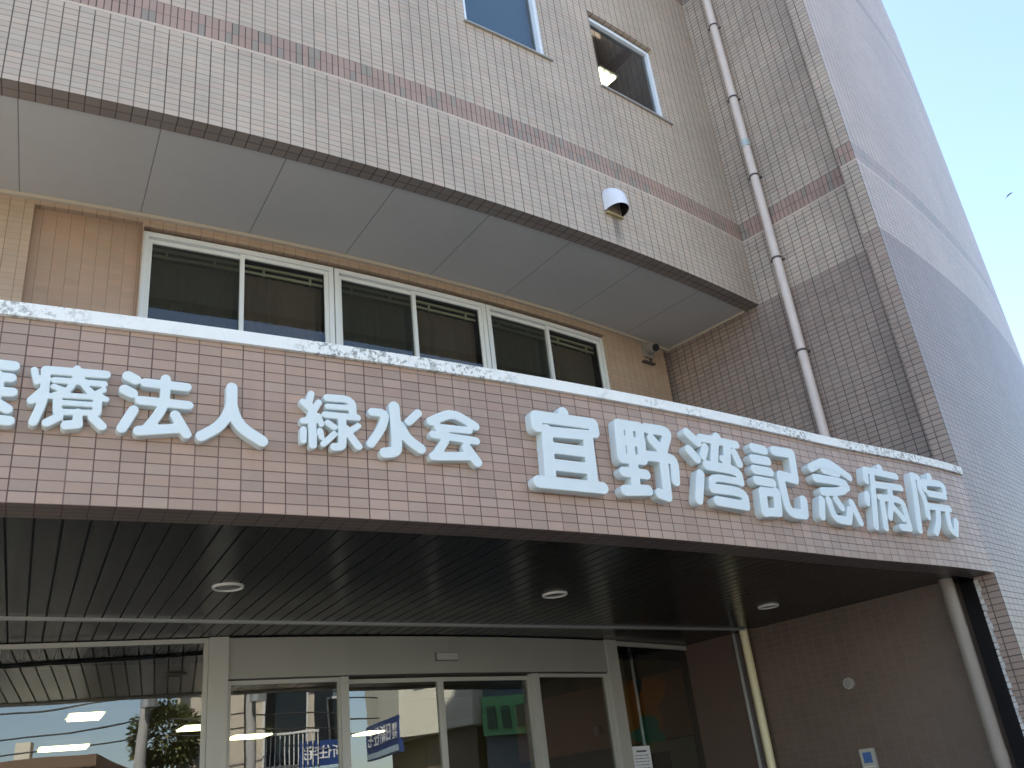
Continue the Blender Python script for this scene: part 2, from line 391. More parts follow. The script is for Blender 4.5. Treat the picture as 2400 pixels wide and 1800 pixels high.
sf.build('soffit', M_SLAT, canopy)
tr = MB()
for i in range(40):
    p, q = AL + (.7738 - AL) * i / 40, AL + (.7738 - AL) * (i + 1) / 40
    for o0, o1, z0, z1 in ((.012, .032, ZB - .012, ZB + .03), (-.036, -.026, ZB - .004, ZB + .03)):
        s0, s1 = slot_r(p), slot_r(q)
        c8 = [P(p, s0 + o0, z0), P(q, s1 + o0, z0), P(q, s1 + o1, z0), P(p, s0 + o1, z0), P(p, s0 + o0, z1), P(q, s1 + o0, z1), P(q, s1 + o1, z1), P(p, s0 + o1, z1)]
        for f in ((0, 1, 2, 3), (3, 2, 6, 7), (1, 0, 4, 5)): tr.quad([c8[k] for k in f])
    tr.quad([P(q, slot_r(q) + .03, ZB + .03), P(p, slot_r(p) + .03, ZB + .03), P(p, slot_r(p) - .036, ZB + .03), P(q, slot_r(q) - .036, ZB + .03)], None, 1)
tr.build('shutter_slot_trim', [M_TRIM, M_DARKMETAL], canopy)
sl = MB(); sl.polar(AL, .80, 21.3, lambda a: rf(a) - .19, ZB + .06, 1.55, step=.02); sl.build('balcony_slab', M_CONC, canopy)

# upper storeys
WA = (.639, .680, 6.715, 8.06); WB = (.7115, .7555, 6.715, 7.81)
up = MB(); up.arcwall(RU, AL, AP + .004, ZU, TOP, (WA, WB, (.56, .60, 6.715, 8.06), (.48, .52, 6.715, 8.06)), .11, uoff=UU, voff=ZU)
n = 60
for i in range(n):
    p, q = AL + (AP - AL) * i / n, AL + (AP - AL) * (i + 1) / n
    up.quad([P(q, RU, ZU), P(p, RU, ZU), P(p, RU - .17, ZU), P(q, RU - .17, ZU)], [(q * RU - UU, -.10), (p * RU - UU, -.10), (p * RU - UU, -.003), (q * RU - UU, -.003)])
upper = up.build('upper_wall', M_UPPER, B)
ob = MB()
for i in range(n):
    p, q = AL + (AP - AL) * i / n, AL + (AP - AL) * (i + 1) / n
    for r0, r1, z in ((RB, RU - .16, ZU + .012),):
        ob.quad([P(q, r1, z), P(p, r1, z), P(p, r0, z), P(q, r0, z)], [(q - .4905, r1), (p - .4905, r1), (p - .4905, r0), (q - .4905, r0)])
ob.build('overhang_soffit', M_BOARD, upper)
cv = MB(); cv.polar(AL, AP, RB - .01, RB + .035, ZU - .022, ZU + .010, step=.02)
cv.quad([P(AP - .0012, RB, ZU - .022), P(AP - .0012, RU - .17, ZU - .022), P(AP - .0012, RU - .17, ZU + .01), P(AP - .0012, RB, ZU + .01)])
cv.build('soffit_edge_trim', M_COVE, upper)

# wall behind the balcony: three window openings and a recessed tile niche
UA = ((.5310, .6028), (.6033, .6752), (.6757, .7470))
ZS, ZH = 2.95, 4.545
NI = (.4955, .5306, 2.6, 4.60)
rw = MB(); rw.arcwall(RB, AL, AS + .013, 1.55, ZU + .02, (NI, (UA[0][0], UA[2][1], ZS, ZH + .025)), .10, uoff=.0, voff=ZU)
recess = rw.build('balcony_wall', M_RECESS, B)
ni = MB(); ni.polar(NI[0] - .004, NI[1] - .0001, RB - .12, RB - .055, NI[2], NI[3] + .02, uoff=0, voff=ZU); ni.build('niche_panel', M_NICHE, recess)

def frame_polar(mb, a0, a1, r0, r1, z0, z1, w, PP=P, rr=22.3, bottom=True):
    d = w / rr
    mb.polar(a0, a0 + d, r0, r1, z0, z1, PP); mb.polar(a1 - d, a1, r0, r1, z0, z1, PP)
    mb.polar(a0 + d, a1 - d, r0, r1, z1 - w, z1, PP)
    if bottom: mb.polar(a0 + d, a1 - d, r0, r1, z0, z0 + w, PP)

def curtain(mb, a0, a1, r, z0, z1, amp=.036, waves=7, seed=0):
    n = 90; rg = random.Random(seed); ph = [rg.uniform(0, 6) for _ in range(3)]
    rr = lambda t: r + amp * math.sin(2 * math.pi * waves * t + 1.3 * math.sin(5 * t + ph[0])) * (0.7 + .3 * math.sin(11 * t + ph[1]))
    for i in range(n):
        s, t = i / n, (i + 1) / n; p, q = a0 + (a1 - a0) * s, a0 + (a1 - a0) * t
        mb.quad([P(p, rr(s), z0), P(q, rr(t), z0), P(q, rr(t) * .2 + r * .8, z1), P(p, rr(s) * .2 + r * .8, z1)], [(s, z0), (t, z0), (t, z1), (s, z1)])

for k, (a0, a1) in enumerate(UA):
    mid = (a0 + a1) / 2
    w = MB(); frame_polar(w, a0, a1, RB - .11, RB - .035, ZS, ZH, .042); win = w.build('balcony_window', M_ALU, B)
    win['label'] = ('balcony window beside the recessed tile niche', 'middle balcony window', 'balcony window nearest the corner wing')[k]
    d = .042 / 22.3; md = .021 / 22.3
    for nm, s0, s1, rr in (('sash', a0 + d, mid + md, RB - .085), ('sash', mid - md, a1 - d, RB - .062)):
        f = MB(); frame_polar(f, s0 + .00005, s1 - .00005, rr - .012, rr + .010, ZS + .043, ZH - .043, .036); f.build('sash', M_ALU, win)
        g = MB(); g.polar(s0 + .0015, s1 - .0015, rr - .004, rr, ZS + .07, ZH - .07, step=.05); g.build('pane', M_GLASS, win)
    sc_ = MB(); sc_.quad([P(a0 + d + .001, RB - .10, ZS + .06), P(mid, RB - .10, ZS + .06), P(mid, RB - .10, ZH - .05), P(a0 + d + .001, RB - .10, ZH - .05)])
    s2 = sc_.build('insect_screen', M_SCREEN, win)
    c = MB(); curtain(c, mid + .002, a1 - .003, RB - .17, ZS - .1, ZH - .165, seed=k); curtain(c, a0 + .002, mid - .002, RB - .19, ZS - .1, ZH - .165, .02, 9, k + 9)
    c.build('curtain', M_CURTAIN, win)
    rl = MB()
    for z in (ZH - .155, ZH - .095): rl.polar(a0 + .003, a1 - .003, RB - .145, RB - .13, z - .011, z + .011)
    for t in (.12, .36, .62, .88): rl.polar(a0 + (a1 - a0) * t, a0 + (a1 - a0) * t + .0008, RB - .14, RB - .12, ZH - .18, ZH - .10)
    rl.build('curtain_rail', M_RAIL, win)
rm = MB(); rm.polar(.50, .78, 19.5, RB - .36, 1.6, ZU - .001, step=.05, skip='f'); rm.build('dark_room', M_DARK, B)

# small windows in the upper wall
for k, (h, nm) in enumerate(((WA, 'upper window cut off by the top of the picture with a blue grey blind'), (WB, 'upper window beside the downpipe with a lit ceiling lamp inside'), ((.56, .60, 6.715, 8.06), 'upper window'), ((.48, .52, 6.715, 8.06), 'upper window'))):
    w = MB(); frame_polar(w, h[0], h[1], RU - .10, RU - (.03 if k != 1 else .05), h[2], h[3] - (.02 if k != 1 else .03), .045, rr=RU)
    win = w.build('upper_window', M_ALUBLUE, upper if False else B)
    if k < 2: win['label'] = nm
    g = MB(); g.polar(h[0] + .0018, h[1] - .0018, RU - .088, RU - .084, h[2] + .04, h[3] - .06, step=.05); g.build('pane', M_UPGLASS, win)
    s_ = MB(); s_.polar(h[0] - .0008, h[1] + .0028, RU - .05, RU + .028, h[2] - .018, h[2] - .002); s_.build('sill', M_CONC, win)
    if k != 1:
        b_ = MB(); b_.polar(h[0] + .001, h[1] - .001, RU - .16, RU - .155, h[2] + .02, h[3], step=.05); b_.build('blind', plain('blue_grey_blind', (.20, .30, .42), .8, 0, .03, 2) if k == 0 else bpy.data.materials['blue_grey_blind'], win)
up_room = MB(); up_room.polar(.62, .79, 20.0, RU - .2, 6.0, 8.2, step=.05, skip='f'); up_room.build('upper_room', plain('upper_room_paint', (.16, .16, .13), .8), B)

# the corner tower: outer face, projecting edge strip, side wall with the downpipe
tw = MB()
tw.radial(AC, RT - .17, RT, -E, TOP, voff=ZU, uoff=RT)                      # strip facing the entrance
tw.quad([P(AC, RT - .17, -E), P(AP + .004, RT - .17, -E), P(AP + .004, RT - .17, TOP), P(AC, RT - .17, TOP)], [(0, -E - ZU), (.2, -E - ZU), (.2, TOP - ZU), (0, TOP - ZU)])
tw.radial(AP, RB - .2, RT - .16, 1.5, TOP, voff=ZU, uoff=RT)
tower = tw.build('corner_wing', M_TOWER, B)
tf = MB(); tf.arcwall(RT, AC, 1.30, -E, TOP, (), uoff=AC * RT, voff=ZU, step=.008); tf.build('front_face', M_TOWERFRONT, tower)
# lower side wall beneath the canopy
sw = MB()
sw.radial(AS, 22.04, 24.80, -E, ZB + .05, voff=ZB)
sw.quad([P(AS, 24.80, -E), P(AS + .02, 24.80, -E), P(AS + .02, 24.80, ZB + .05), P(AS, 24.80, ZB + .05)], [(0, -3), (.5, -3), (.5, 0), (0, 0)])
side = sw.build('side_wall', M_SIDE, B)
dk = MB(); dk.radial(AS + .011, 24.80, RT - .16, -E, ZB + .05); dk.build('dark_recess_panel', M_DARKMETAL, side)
ck = MB()
for i in range(34):
    z = ZB - .02 - i * .05; w = .030 - .0005 * i + .006 * math.sin(i * 2.1)
    ck.box(0, 0, 0, w, .012, .043 + .004 * math.sin(i), M=Matrix.Translation(P(AC - .0005, RT - .172, z - .045)) @ Matrix.Rotation(AC - math.pi / 2, 4, 'Z'))
ck.build('chipped_corner_bead', plain('pale_corner_bead', (.58, .58, .56), .7, 0, .35, 30), tower)

# left end, roof and rear so that no light leaks through
sh = MB()
sh.polar(AL, 1.30, 13.0, 13.2, -E, TOP, step=.1)
sh.polar(AL, AC + .01, 13.0, RU - .01, TOP - .02, TOP + .25, step=.05); sh.polar(AC + .01, 1.30, 13.0, RT, TOP - .02, TOP + .25, step=.05)
sh.radial(AL, 13.0, RB + .01, -E, TOP); sh.radial(AL, RB, RU, ZU, TOP); sh.radial(1.30, 13.0, RT, -E, TOP)
sh.polar(AL, AP, 13.2, RB - .30, 2.0, 2.2, step=.05)
sh.polar(AL, AP, 13.2, RU - .30, ZU + .03, ZU + .2, step=.05)
sh.build('roof_and_rear_walls', M_CONC, B)

# ------------------------------------------------------------------ entrance glazing
FL = -E + .02
def flat_panel(mb, a0, a1, ro, ri, z0, z1, mi=0):      # straight box between two points of the glazing arc
    p0, p1 = Vector(PG(a0, GR, 0)).xy, Vector(PG(a1, GR, 0)).xy
    t = (p1 - p0).normalized(); nn = Vector((t.y, -t.x)); L = (p1 - p0).length
    M = Matrix(((t.x, -nn.x, 0, p0.x), (t.y, -nn.y, 0, p0.y), (0, 0, 1, E), (0, 0, 0, 1)))
    mb.box(0, -ro, z0, L, -ri, z1, M, mi); return M, L
def leaf(name, a0, a1, z0, z1, fw, r, mat=M_DOORFRAME, top=None, label=None, glass=M_ENTGLASS, bottom=.12):
    """a glazed panel: frame bars and a pane"""
    p0, p1 = Vector(PG(a0, GR, 0)).xy, Vector(PG(a1, GR, 0)).xy
    t = (p1 - p0).normalized(); nn = Vector((t.y, -t.x)); L = (p1 - p0).length
    M = Matrix(((t.x, -nn.x, 0, p0.x), (t.y, -nn.y, 0, p0.y), (0, 0, 1, E), (0, 0, 0, 1)))
    f = MB(); y0, y1 = r, r + .045; top = fw if top is None else top
    f.box(0, y0, z0, fw, y1, z1, M); f.box(L - fw, y0, z0, L, y1, z1, M)
    f.box(fw, y0 + .002, z1 - top, L - fw, y1 - .002, z1, M); f.box(fw, y0 + .002, z0, L - fw, y1 - .002, z0 + bottom, M)
    o = f.build(name, mat, B)
    if label: o['label'] = label
    g = MB(); g.box(fw - .005, y0 + .018, z0 + bottom - .005, L - fw + .005, y0 + .026, z1 - top + .005, M); g.build('pane', glass, o)
    return o, M, L
leaf('shopfront_window', .4155, .5135, FL, 1.296, .030, .0, label='wide fixed entrance window left of the doors')
leaf('shopfront_window', .317, .4150, FL, 1.296, .030, .0, label='entrance window at the far left')
leaf('sidelight', .5235, .5855, FL, 1.004, .028, .01, label='left door sidelight')
leaf('sidelight', .7195, .7835, FL, 1.004, .028, .01, label='right door sidelight')
leaf('shopfront_window', .7945, .9080, FL, 1.296, .040, .0, label='narrow entrance window beside the side wall')
o1, M1, L1 = leaf('sliding_door', .5890, .6490, FL, .992, .026, .05, label='left sliding door leaf', top=.03)
o2, M2, L2 = leaf('sliding_door', .6492, .7160, FL, .992, .026, .05, label='right sliding door leaf', top=.03)
for o, M_, L_ in ((o1, M1, L1), (o2, M2, L2)):
    q = MB(); q.box(.02, .085, .845, L_ - .02, .13, .905, M_); q.build('door_operator_rail', M_DARKMETAL, o)
for a0, a1, z1, rr in ((.5136, .5234, 1.297, .03), (.7836, .7944, 1.297, .03), (.5845, .5890, 1.004, .012), (.7150, .7193, 1.004, .012)):
    mu = MB(); flat_panel(mu, a0, a1, rr, -.065, FL, z1); mu.build('mullion', M_DOORFRAME, B)
hd = MB()
for i in range(8):
    a0, a1 = .5235 + (.7835 - .5235) * i / 8, .5235 + (.7835 - .5235) * (i + 1) / 8
    flat_panel(hd, a0, a1, .012, -.10, 1.014, 1.292)
    flat_panel(hd, a0, a1, -.004, -.09, 1.004, 1.0135, 1)
hd.build('door_header', [M_HEADER, M_DARKMETAL], B)
pn = MB()
for i in range(6): flat_panel(pn, .908 + .014 * i, .908 + .014 * (i + 1), .0, -.08, FL, 1.31)
pn.quad([P(AS - .0004, 22.0, -E), P(AS - .0004, 22.735, -E), P(AS - .0004, 22.735, ZB + .02), P(AS - .0004, 22.0, ZB + .02)])
pn.build('brown_jamb_panel', plain('brown_jamb', (.10, .065, .05), .45, 0, .08), B)

# lobby behind the glass
lb = MB()
lb.polar(.40, .90, 14.2, 21.7, -E, 1.22, step=.05, skip='fr', mi=0)
lb.radial(.81, 14.2, 21.9, -E, 1.24)
lobby = lb.build('lobby', M_LOBBYW, B)
lc = MB(); 
for i in range(20):
    p, q = .40 + .45 * i / 20, .40 + .45 * (i + 1) / 20
    lc.quad([P(q, 21.98, 1.17), P(p, 21.98, 1.17), P(p, 14.3, 1.17), P(q, 14.3, 1.17)])
lc.build('lobby_ceiling', M_LOBBYC, lobby)
lf = MB(); lf.polar(.36, .80, 14.2, 22.6, -E - .1, -E + .015, step=.05); lf.build('lobby_floor', plain('lobby_floor_vinyl', (.30, .27, .22), .3), lobby)

# ------------------------------------------------------------------ raised sign characters
LETTERS = [
 ('医', 'a', [(0.022,[(-0.1402,0.5779),(-0.0351,0.576)]),(0.0187,[(-0.0904,0.5329),(-0.1081,0.5015)]),(0.0204,[(-0.1006,0.5212),(-0.04,0.5213)]),(0.0201,[(-0.1109,0.4554),(-0.0285,0.4574)]),(0.0169,[(-0.0789,0.5047),(-0.0769,0.4445),(-0.0961,0.3708)]),(0.0202,[(-0.072,0.4016),(-0.0378,0.3813)]),(0.0209,[(-0.1109,0.333),(-0.0264,0.3299)]),(0.0171,[(-0.1402,0.5779),(-0.1109,0.333)])]),
 ('療', 'a', [(0.0132,[(0.0418,0.5681),(0.0568,0.5143)]),(0.0162,[(0.0442,0.4271),(0.0829,0.4789)]),(0.0169,[(0.0848,0.5709),(0.0891,0.4796),(0.0849,0.4212),(0.0602,0.3314)]),(0.0186,[(0.0847,0.572),(0.3142,0.5777)]),(0.015,[(0.2016,0.592),(0.204,0.5633)]),(0.014,[(0.1199,0.5294),(0.3109,0.5318)]),(0.0132,[(0.198,0.5464),(0.1882,0.5086),(0.1651,0.4766),(0.1124,0.4541)]),(0.0122,[(0.12,0.4988),(0.1643,0.4855)]),(0.0134,[(0.2225,0.5447),(0.2386,0.5097),(0.2692,0.481),(0.3219,0.4615)]),(0.0121,[(0.3111,0.504),(0.2733,0.4769)]),(0.0167,[(0.1398,0.4536),(0.1428,0.3915)]),(0.0173,[(0.2912,0.4651),(0.2925,0.3995)]),(0.0123,[(0.1408,0.4616),(0.2891,0.4672)]),(0.012,[(0.1439,0.4283),(0.2919,0.4322)]),(0.0136,[(0.1442,0.3861),(0.2929,0.3939)]),(0.0174,[(0.2206,0.3902),(0.2231,0.3394)]),(0.0202,[(0.2233,0.3372),(0.182,0.3291)]),(0.018,[(0.1499,0.3635),(0.1096,0.3336)]),(0.0182,[(0.2777,0.3733),(0.3162,0.3357)])]),
 ('法', 'a', [(0.0228,[(0.403,0.5816),(0.4336,0.5668)]),(0.0218,[(0.3926,0.5157),(0.4247,0.501)]),(0.0204,[(0.4342,0.423),(0.3937,0.3336)]),(0.0205,[(0.4745,0.5579),(0.6469,0.5557)]),(0.02,[(0.5571,0.5867),(0.5593,0.4732),(0.5348,0.4098),(0.4901,0.3391)]),(0.0201,[(0.4584,0.471),(0.6583,0.4683)]),(0.022,[(0.4609,0.3286),(0.6246,0.355)]),(0.0206,[(0.6042,0.4169),(0.6551,0.3298)])]),
 ('人', 'a', [(0.0238,[(0.8435,0.5782),(0.8451,0.477),(0.7973,0.3818),(0.7174,0.3268)]),(0.026,[(0.8449,0.484),(0.8579,0.4294),(0.8964,0.3778),(0.9823,0.3266)])]),
 ('緑', 'b', [(0.0156,[(1.2145,0.5954),(1.2043,0.5516)]),(0.0169,[(1.1747,0.5469),(1.2122,0.5139)]),(0.016,[(1.2502,0.5526),(1.2064,0.4748)]),(0.016,[(1.1736,0.4499),(1.2443,0.4621)]),(0.0145,[(1.2478,0.4828),(1.2609,0.4425)]),(0.0187,[(1.2177,0.4513),(1.219,0.3317)]),(0.015,[(1.1752,0.4067),(1.1746,0.3494)]),(0.0145,[(1.2554,0.4083),(1.2596,0.3776)]),(0.0189,[(1.2939,0.5834),(1.4197,0.5898),(1.4199,0.499)]),(0.0145,[(1.294,0.5377),(1.4181,0.544)]),(0.0166,[(1.2812,0.4934),(1.4431,0.4952)]),(0.0196,[(1.3655,0.4858),(1.3635,0.3455),(1.3567,0.3359),(1.3223,0.3315)]),(0.0165,[(1.2942,0.4517),(1.3228,0.4334)]),(0.0149,[(1.324,0.3975),(1.2695,0.3409)]),(0.0153,[(1.4448,0.4523),(1.3916,0.4112)]),(0.0189,[(1.3835,0.4308),(1.4063,0.3924),(1.443,0.3453)])]),
 ('水', 'b', [(0.0265,[(1.64,0.5798),(1.6446,0.36),(1.6297,0.3341),(1.5776,0.3254)]),(0.0214,[(1.5215,0.5346),(1.5938,0.5371),(1.5696,0.4569),(1.5067,0.3663)]),(0.0207,[(1.7684,0.5592),(1.7143,0.5053)]),(0.0265,[(1.6643,0.4751),(1.6983,0.4105),(1.7702,0.3651)])]),
 ('会', 'b', [(0.0242,[(1.8382,0.5223),(1.9647,0.5877),(2.0934,0.5251)]),(0.0193,[(1.8717,0.4934),(2.0554,0.4966)]),(0.0209,[(1.8445,0.4507),(2.0915,0.4413)]),(0.0212,[(1.9097,0.4215),(1.8514,0.3391)]),(0.0229,[(1.8368,0.3324),(2.0534,0.3529)]),(0.0265,[(2.0307,0.3979),(2.0859,0.3236)])]),
 ('宜', 'c', [(0.034,[(2.664,0.6704),(2.6587,0.6266)]),(0.034,[(2.4734,0.6236),(2.866,0.6284)]),(0.034,[(2.4731,0.6212),(2.4733,0.564)]),(0.034,[(2.866,0.6284),(2.8658,0.5769)]),(0.034,[(2.5344,0.5489),(2.5188,0.2506)]),(0.034,[(2.8144,0.5453),(2.8022,0.2545)]),(0.0305,[(2.5289,0.5406),(2.8205,0.5539)]),(0.0318,[(2.5235,0.448),(2.8018,0.4493)]),(0.0326,[(2.5255,0.3496),(2.793,0.3509)]),(0.034,[(2.4398,0.2435),(2.8676,0.2456)])]),
 ('野', 'c', [(0.0311,[(3.0587,0.6556),(3.2204,0.6572)]),(0.032,[(3.0587,0.6556),(3.0423,0.4471)]),(0.032,[(3.216,0.6566),(3.2001,0.4519)]),(0.0301,[(3.041,0.4404),(3.2032,0.4473)]),(0.0299,[(3.1334,0.6504),(3.1144,0.4355)]),(0.0284,[(3.0458,0.5523),(3.2158,0.5603)]),(0.032,[(3.1242,0.4432),(3.11,0.2555)]),(0.0301,[(3.038,0.3583),(3.2062,0.3588)]),(0.032,[(3.0266,0.2462),(3.2008,0.2624)]),(0.032,[(3.2691,0.657),(3.433,0.6603),(3.4373,0.6327),(3.3824,0.5419)]),(0.032,[(3.2991,0.5916),(3.3764,0.517)]),(0.032,[(3.2183,0.4776),(3.434,0.4844),(3.4537,0.4575),(3.4338,0.3432)]),(0.032,[(3.3671,0.4782),(3.3462,0.2416)]),(0.032,[(3.3454,0.2383),(3.2852,0.2507)])]),
 ('湾', 'c', [(0.031,[(3.6129,0.6756),(3.6869,0.6236)]),(0.031,[(3.5998,0.5618),(3.6534,0.5094)]),(0.031,[(3.6575,0.4092),(3.5998,0.2423)]),(0.031,[(3.88,0.6826),(3.8729,0.6547)]),(0.027,[(3.7258,0.6573),(4.0505,0.654)]),(0.0277,[(3.7487,0.596),(3.7144,0.5355)]),(0.031,[(3.8508,0.644),(3.8041,0.5092)]),(0.031,[(3.9608,0.6475),(3.925,0.5242)]),(0.0237,[(3.9261,0.5243),(3.8837,0.5379)]),(0.03,[(4.0127,0.5927),(4.0393,0.525)]),(0.031,[(3.7299,0.4761),(4.01,0.4739),(4.0126,0.3988)]),(0.0241,[(4.0126,0.3988),(3.7492,0.4048),(3.7393,0.3273)]),(0.031,[(3.7398,0.3292),(4.0226,0.3309),(4.0155,0.2435)]),(0.031,[(4.0149,0.2416),(3.7588,0.2501)])]),
 ('記', 'c', [(0.0316,[(4.2131,0.6566),(4.3255,0.6541)]),(0.0312,[(4.1868,0.5771),(4.3344,0.5785)]),(0.0308,[(4.1744,0.5023),(4.3337,0.5024)]),(0.0303,[(4.1707,0.4277),(4.333,0.4271)]),(0.0292,[(4.2066,0.3565),(4.3457,0.361)]),(0.034,[(4.2057,0.3538),(4.1846,0.2197)]),(0.034,[(4.3484,0.3613),(4.3214,0.2324)]),(0.0283,[(4.184,0.2179),(4.3191,0.2263)]),(0.034,[(4.4261,0.6626),(4.6148,0.6705)]),(0.034,[(4.614,0.6685),(4.5876,0.4902)]),(0.034,[(4.4395,0.4929),(4.5839,0.4807)]),(0.034,[(4.4326,0.4849),(4.422,0.2766),(4.4593,0.2351),(4.5887,0.2387)]),(0.034,[(4.5983,0.2458),(4.6215,0.3393)])]),
 ('念', 'c', [(0.03,[(4.7969,0.5895),(5.0071,0.6772),(5.2402,0.5772)]),(0.03,[(4.9458,0.5979),(5.1101,0.5929)]),(0.03,[(4.8217,0.5217),(5.1574,0.5299),(5.1793,0.4943)]),(0.03,[(5.1677,0.4967),(5.1044,0.4549),(4.8682,0.4291)]),(0.03,[(4.8322,0.3645),(4.7882,0.2463)]),(0.03,[(4.9141,0.3698),(4.9237,0.2686),(4.9649,0.24),(5.094,0.2415)]),(0.03,[(5.094,0.2415),(5.1374,0.3217)]),(0.03,[(5.0062,0.3874),(5.05,0.3347)]),(0.03,[(5.1831,0.379),(5.2275,0.2434)])]),
 ('病', 'c', [(0.0265,[(5.4622,0.6523),(5.4398,0.5739)]),(0.0265,[(5.6596,0.6993),(5.6518,0.6711)]),(0.0265,[(5.4687,0.6589),(5.8391,0.6486)]),(0.0265,[(5.5316,0.62),(5.4907,0.4869),(5.4037,0.2257)]),(0.0265,[(5.4022,0.4651),(5.3763,0.3997)]),(0.0265,[(5.5251,0.5549),(5.8582,0.5597)]),(0.0265,[(5.5761,0.4599),(5.5203,0.2261)]),(0.0265,[(5.5477,0.4565),(5.8261,0.4634),(5.8257,0.3609),(5.8223,0.2483)]),(0.0265,[(5.8125,0.2437),(5.7192,0.2455)]),(0.0265,[(5.7032,0.5207),(5.6943,0.459),(5.6086,0.3115)]),(0.0265,[(5.6803,0.401),(5.7711,0.3138)])]),
 ('院', 'c', [(0.0275,[(6.0659,0.6787),(6.022,0.4943),(5.943,0.2401)]),(0.0275,[(6.0673,0.681),(6.1518,0.6739),(6.1169,0.5809)]),(0.0275,[(6.1169,0.5809),(6.1442,0.4846),(6.1161,0.3583)]),(0.0275,[(6.312,0.7052),(6.2981,0.6689)]),(0.0275,[(6.1984,0.6423),(6.1865,0.5817)]),(0.0275,[(6.2029,0.6429),(6.4829,0.6603),(6.4708,0.5938)]),(0.0275,[(6.2195,0.5545),(6.453,0.5529)]),(0.0275,[(6.1536,0.4465),(6.4664,0.4525)]),(0.0275,[(6.2931,0.4444),(6.2416,0.323),(6.1547,0.2371)]),(0.0275,[(6.4236,0.4474),(6.3743,0.2796),(6.441,0.2493)]),(0.0275,[(6.4457,0.2498),(6.5086,0.3562)])]),
]

def sdf_char(strokes):
    pts = [p for _, q in strokes for p in q]; m_ = .06
    x0, x1 = min(p[0] for p in pts) - m_, max(p[0] for p in pts) + m_; y0, y1 = min(p[1] for p in pts) - m_, max(p[1] for p in pts) + m_
    h = .0048; nx, ny = int((x1 - x0) / h) + 1, int((y1 - y0) / h) + 1
    X, Y = np.meshgrid(x0 + h * np.arange(nx), y0 + h * np.arange(ny), indexing='ij'); D = np.full(X.shape, 9.0)
    for rad, q in strokes:
        rad *= 1.07
        if len(q) > 2:                       # soften bends
            for _ in range(2):
                nq = [q[0]]
                for a, b in zip(q, q[1:]): nq += [(a[0] * .78 + b[0] * .22, a[1] * .78 + b[1] * .22), (a[0] * .22 + b[0] * .78, a[1] * .22 + b[1] * .78)]
                q = nq + [q[-1]]
        for a, b in zip(q, q[1:]):
            dx, dy = b[0] - a[0], b[1] - a[1]; L = dx * dx + dy * dy + 1e-12
            t = np.clip(((X - a[0]) * dx + (Y - a[1]) * dy) / L, 0, 1)
            D = np.minimum(D, np.hypot(X - a[0] - t * dx, Y - a[1] - t * dy) - rad)
    return D, x0, y0, h
def contours(D, x0, y0, h):
    """marching squares, closed loops with the inside on the left"""
    nxt = {}; pos = {}; nx, ny = D.shape; ins = D < 0
    def ep(i, j, k):                        # point on the edge from (i,j) along axis k
        a = D[i, j]; b = D[i + (k == 0), j + (k == 1)]; t = a / (a - b)
        pos[(i, j, k)] = (x0 + h * (i + (t if k == 0 else 0)), y0 + h * (j + (t if k == 1 else 0))); return (i, j, k)
    for i in range(nx - 1):
        for j in range(ny - 1):
            c = ins[i, j] + 2 * ins[i + 1, j] + 4 * ins[i + 1, j + 1] + 8 * ins[i, j + 1]
            if c in (0, 15): continue
            b, r, t, l = (i, j, 0), (i + 1, j, 1), (i, j + 1, 0), (i, j, 1)
            seg = {1: [(b, l)], 2: [(r, b)], 3: [(r, l)], 4: [(t, r)], 5: [(b, r), (t, l)], 6: [(t, b)], 7: [(t, l)], 8: [(l, t)], 9: [(b, t)], 10: [(l, b), (r, t)], 11: [(r, t)], 12: [(l, r)], 13: [(b, r)], 14: [(l, b)]}[int(c)]
            for s_, e_ in seg: nxt[ep(*s_)] = ep(*e_)
    loops = []
    while nxt:
        k = next(iter(nxt)); lp = []
        while k in nxt: lp.append(pos[k]); k = nxt.pop(k)
        if len(lp) > 7: loops.append(lp)
    return loops
def area(l): return .5 * sum(a[0] * b[1] - b[0] * a[1] for a, b in zip(l, l[1:] + l[:1]))
def inside(p, l):
    r = False
    for a, b in zip(l, l[1:] + l[:1]):
        if (a[1] > p[1]) != (b[1] > p[1]) and p[0] < (b[0] - a[0]) * (p[1] - a[1]) / (b[1] - a[1]) + a[0]: r = not r
    return r
def thin(l, tol=.0007):                     # drop nearly collinear points
    out = []
    for k, p in enumerate(l):
        a = out[-1] if out else l[-1]; b = l[(k + 1) % len(l)]
        L = math.hypot(b[0] - a[0], b[1] - a[1]) + 1e-9
        if abs((b[0] - a[0]) * (a[1] - p[1]) - (a[0] - p[0]) * (b[1] - a[1])) / L > tol or L > .03: out.append(p)
    return out if len(out) > 5 else l
def inset(l, d):
    out = []
    for k, p in enumerate(l):
        a, b = l[k - 1], l[(k + 1) % len(l)]; dx, dy = b[0] - a[0], b[1] - a[1]; L = math.hypot(dx, dy) + 1e-9
        out.append((p[0] - dy / L * d, p[1] + dx / L * d))
    return out
DEPTH = {'a': .045, 'b': .040, 'c': .058}
NICE = {'a': 'small white raised character %s, %s of the left sign group on the pink canopy', 'b': 'small white raised character %s, %s of the middle sign group on the pink canopy',
        'c': 'big white raised character %s, %s of the large sign group on the pink canopy'}
GRP = {'a': 'left group of raised sign characters', 'b': 'middle group of raised sign characters', 'c': 'large group of raised sign characters'}
ORD = ['first', 'second', 'third', 'fourth', 'fifth', 'sixth', 'seventh']
cnt = {}
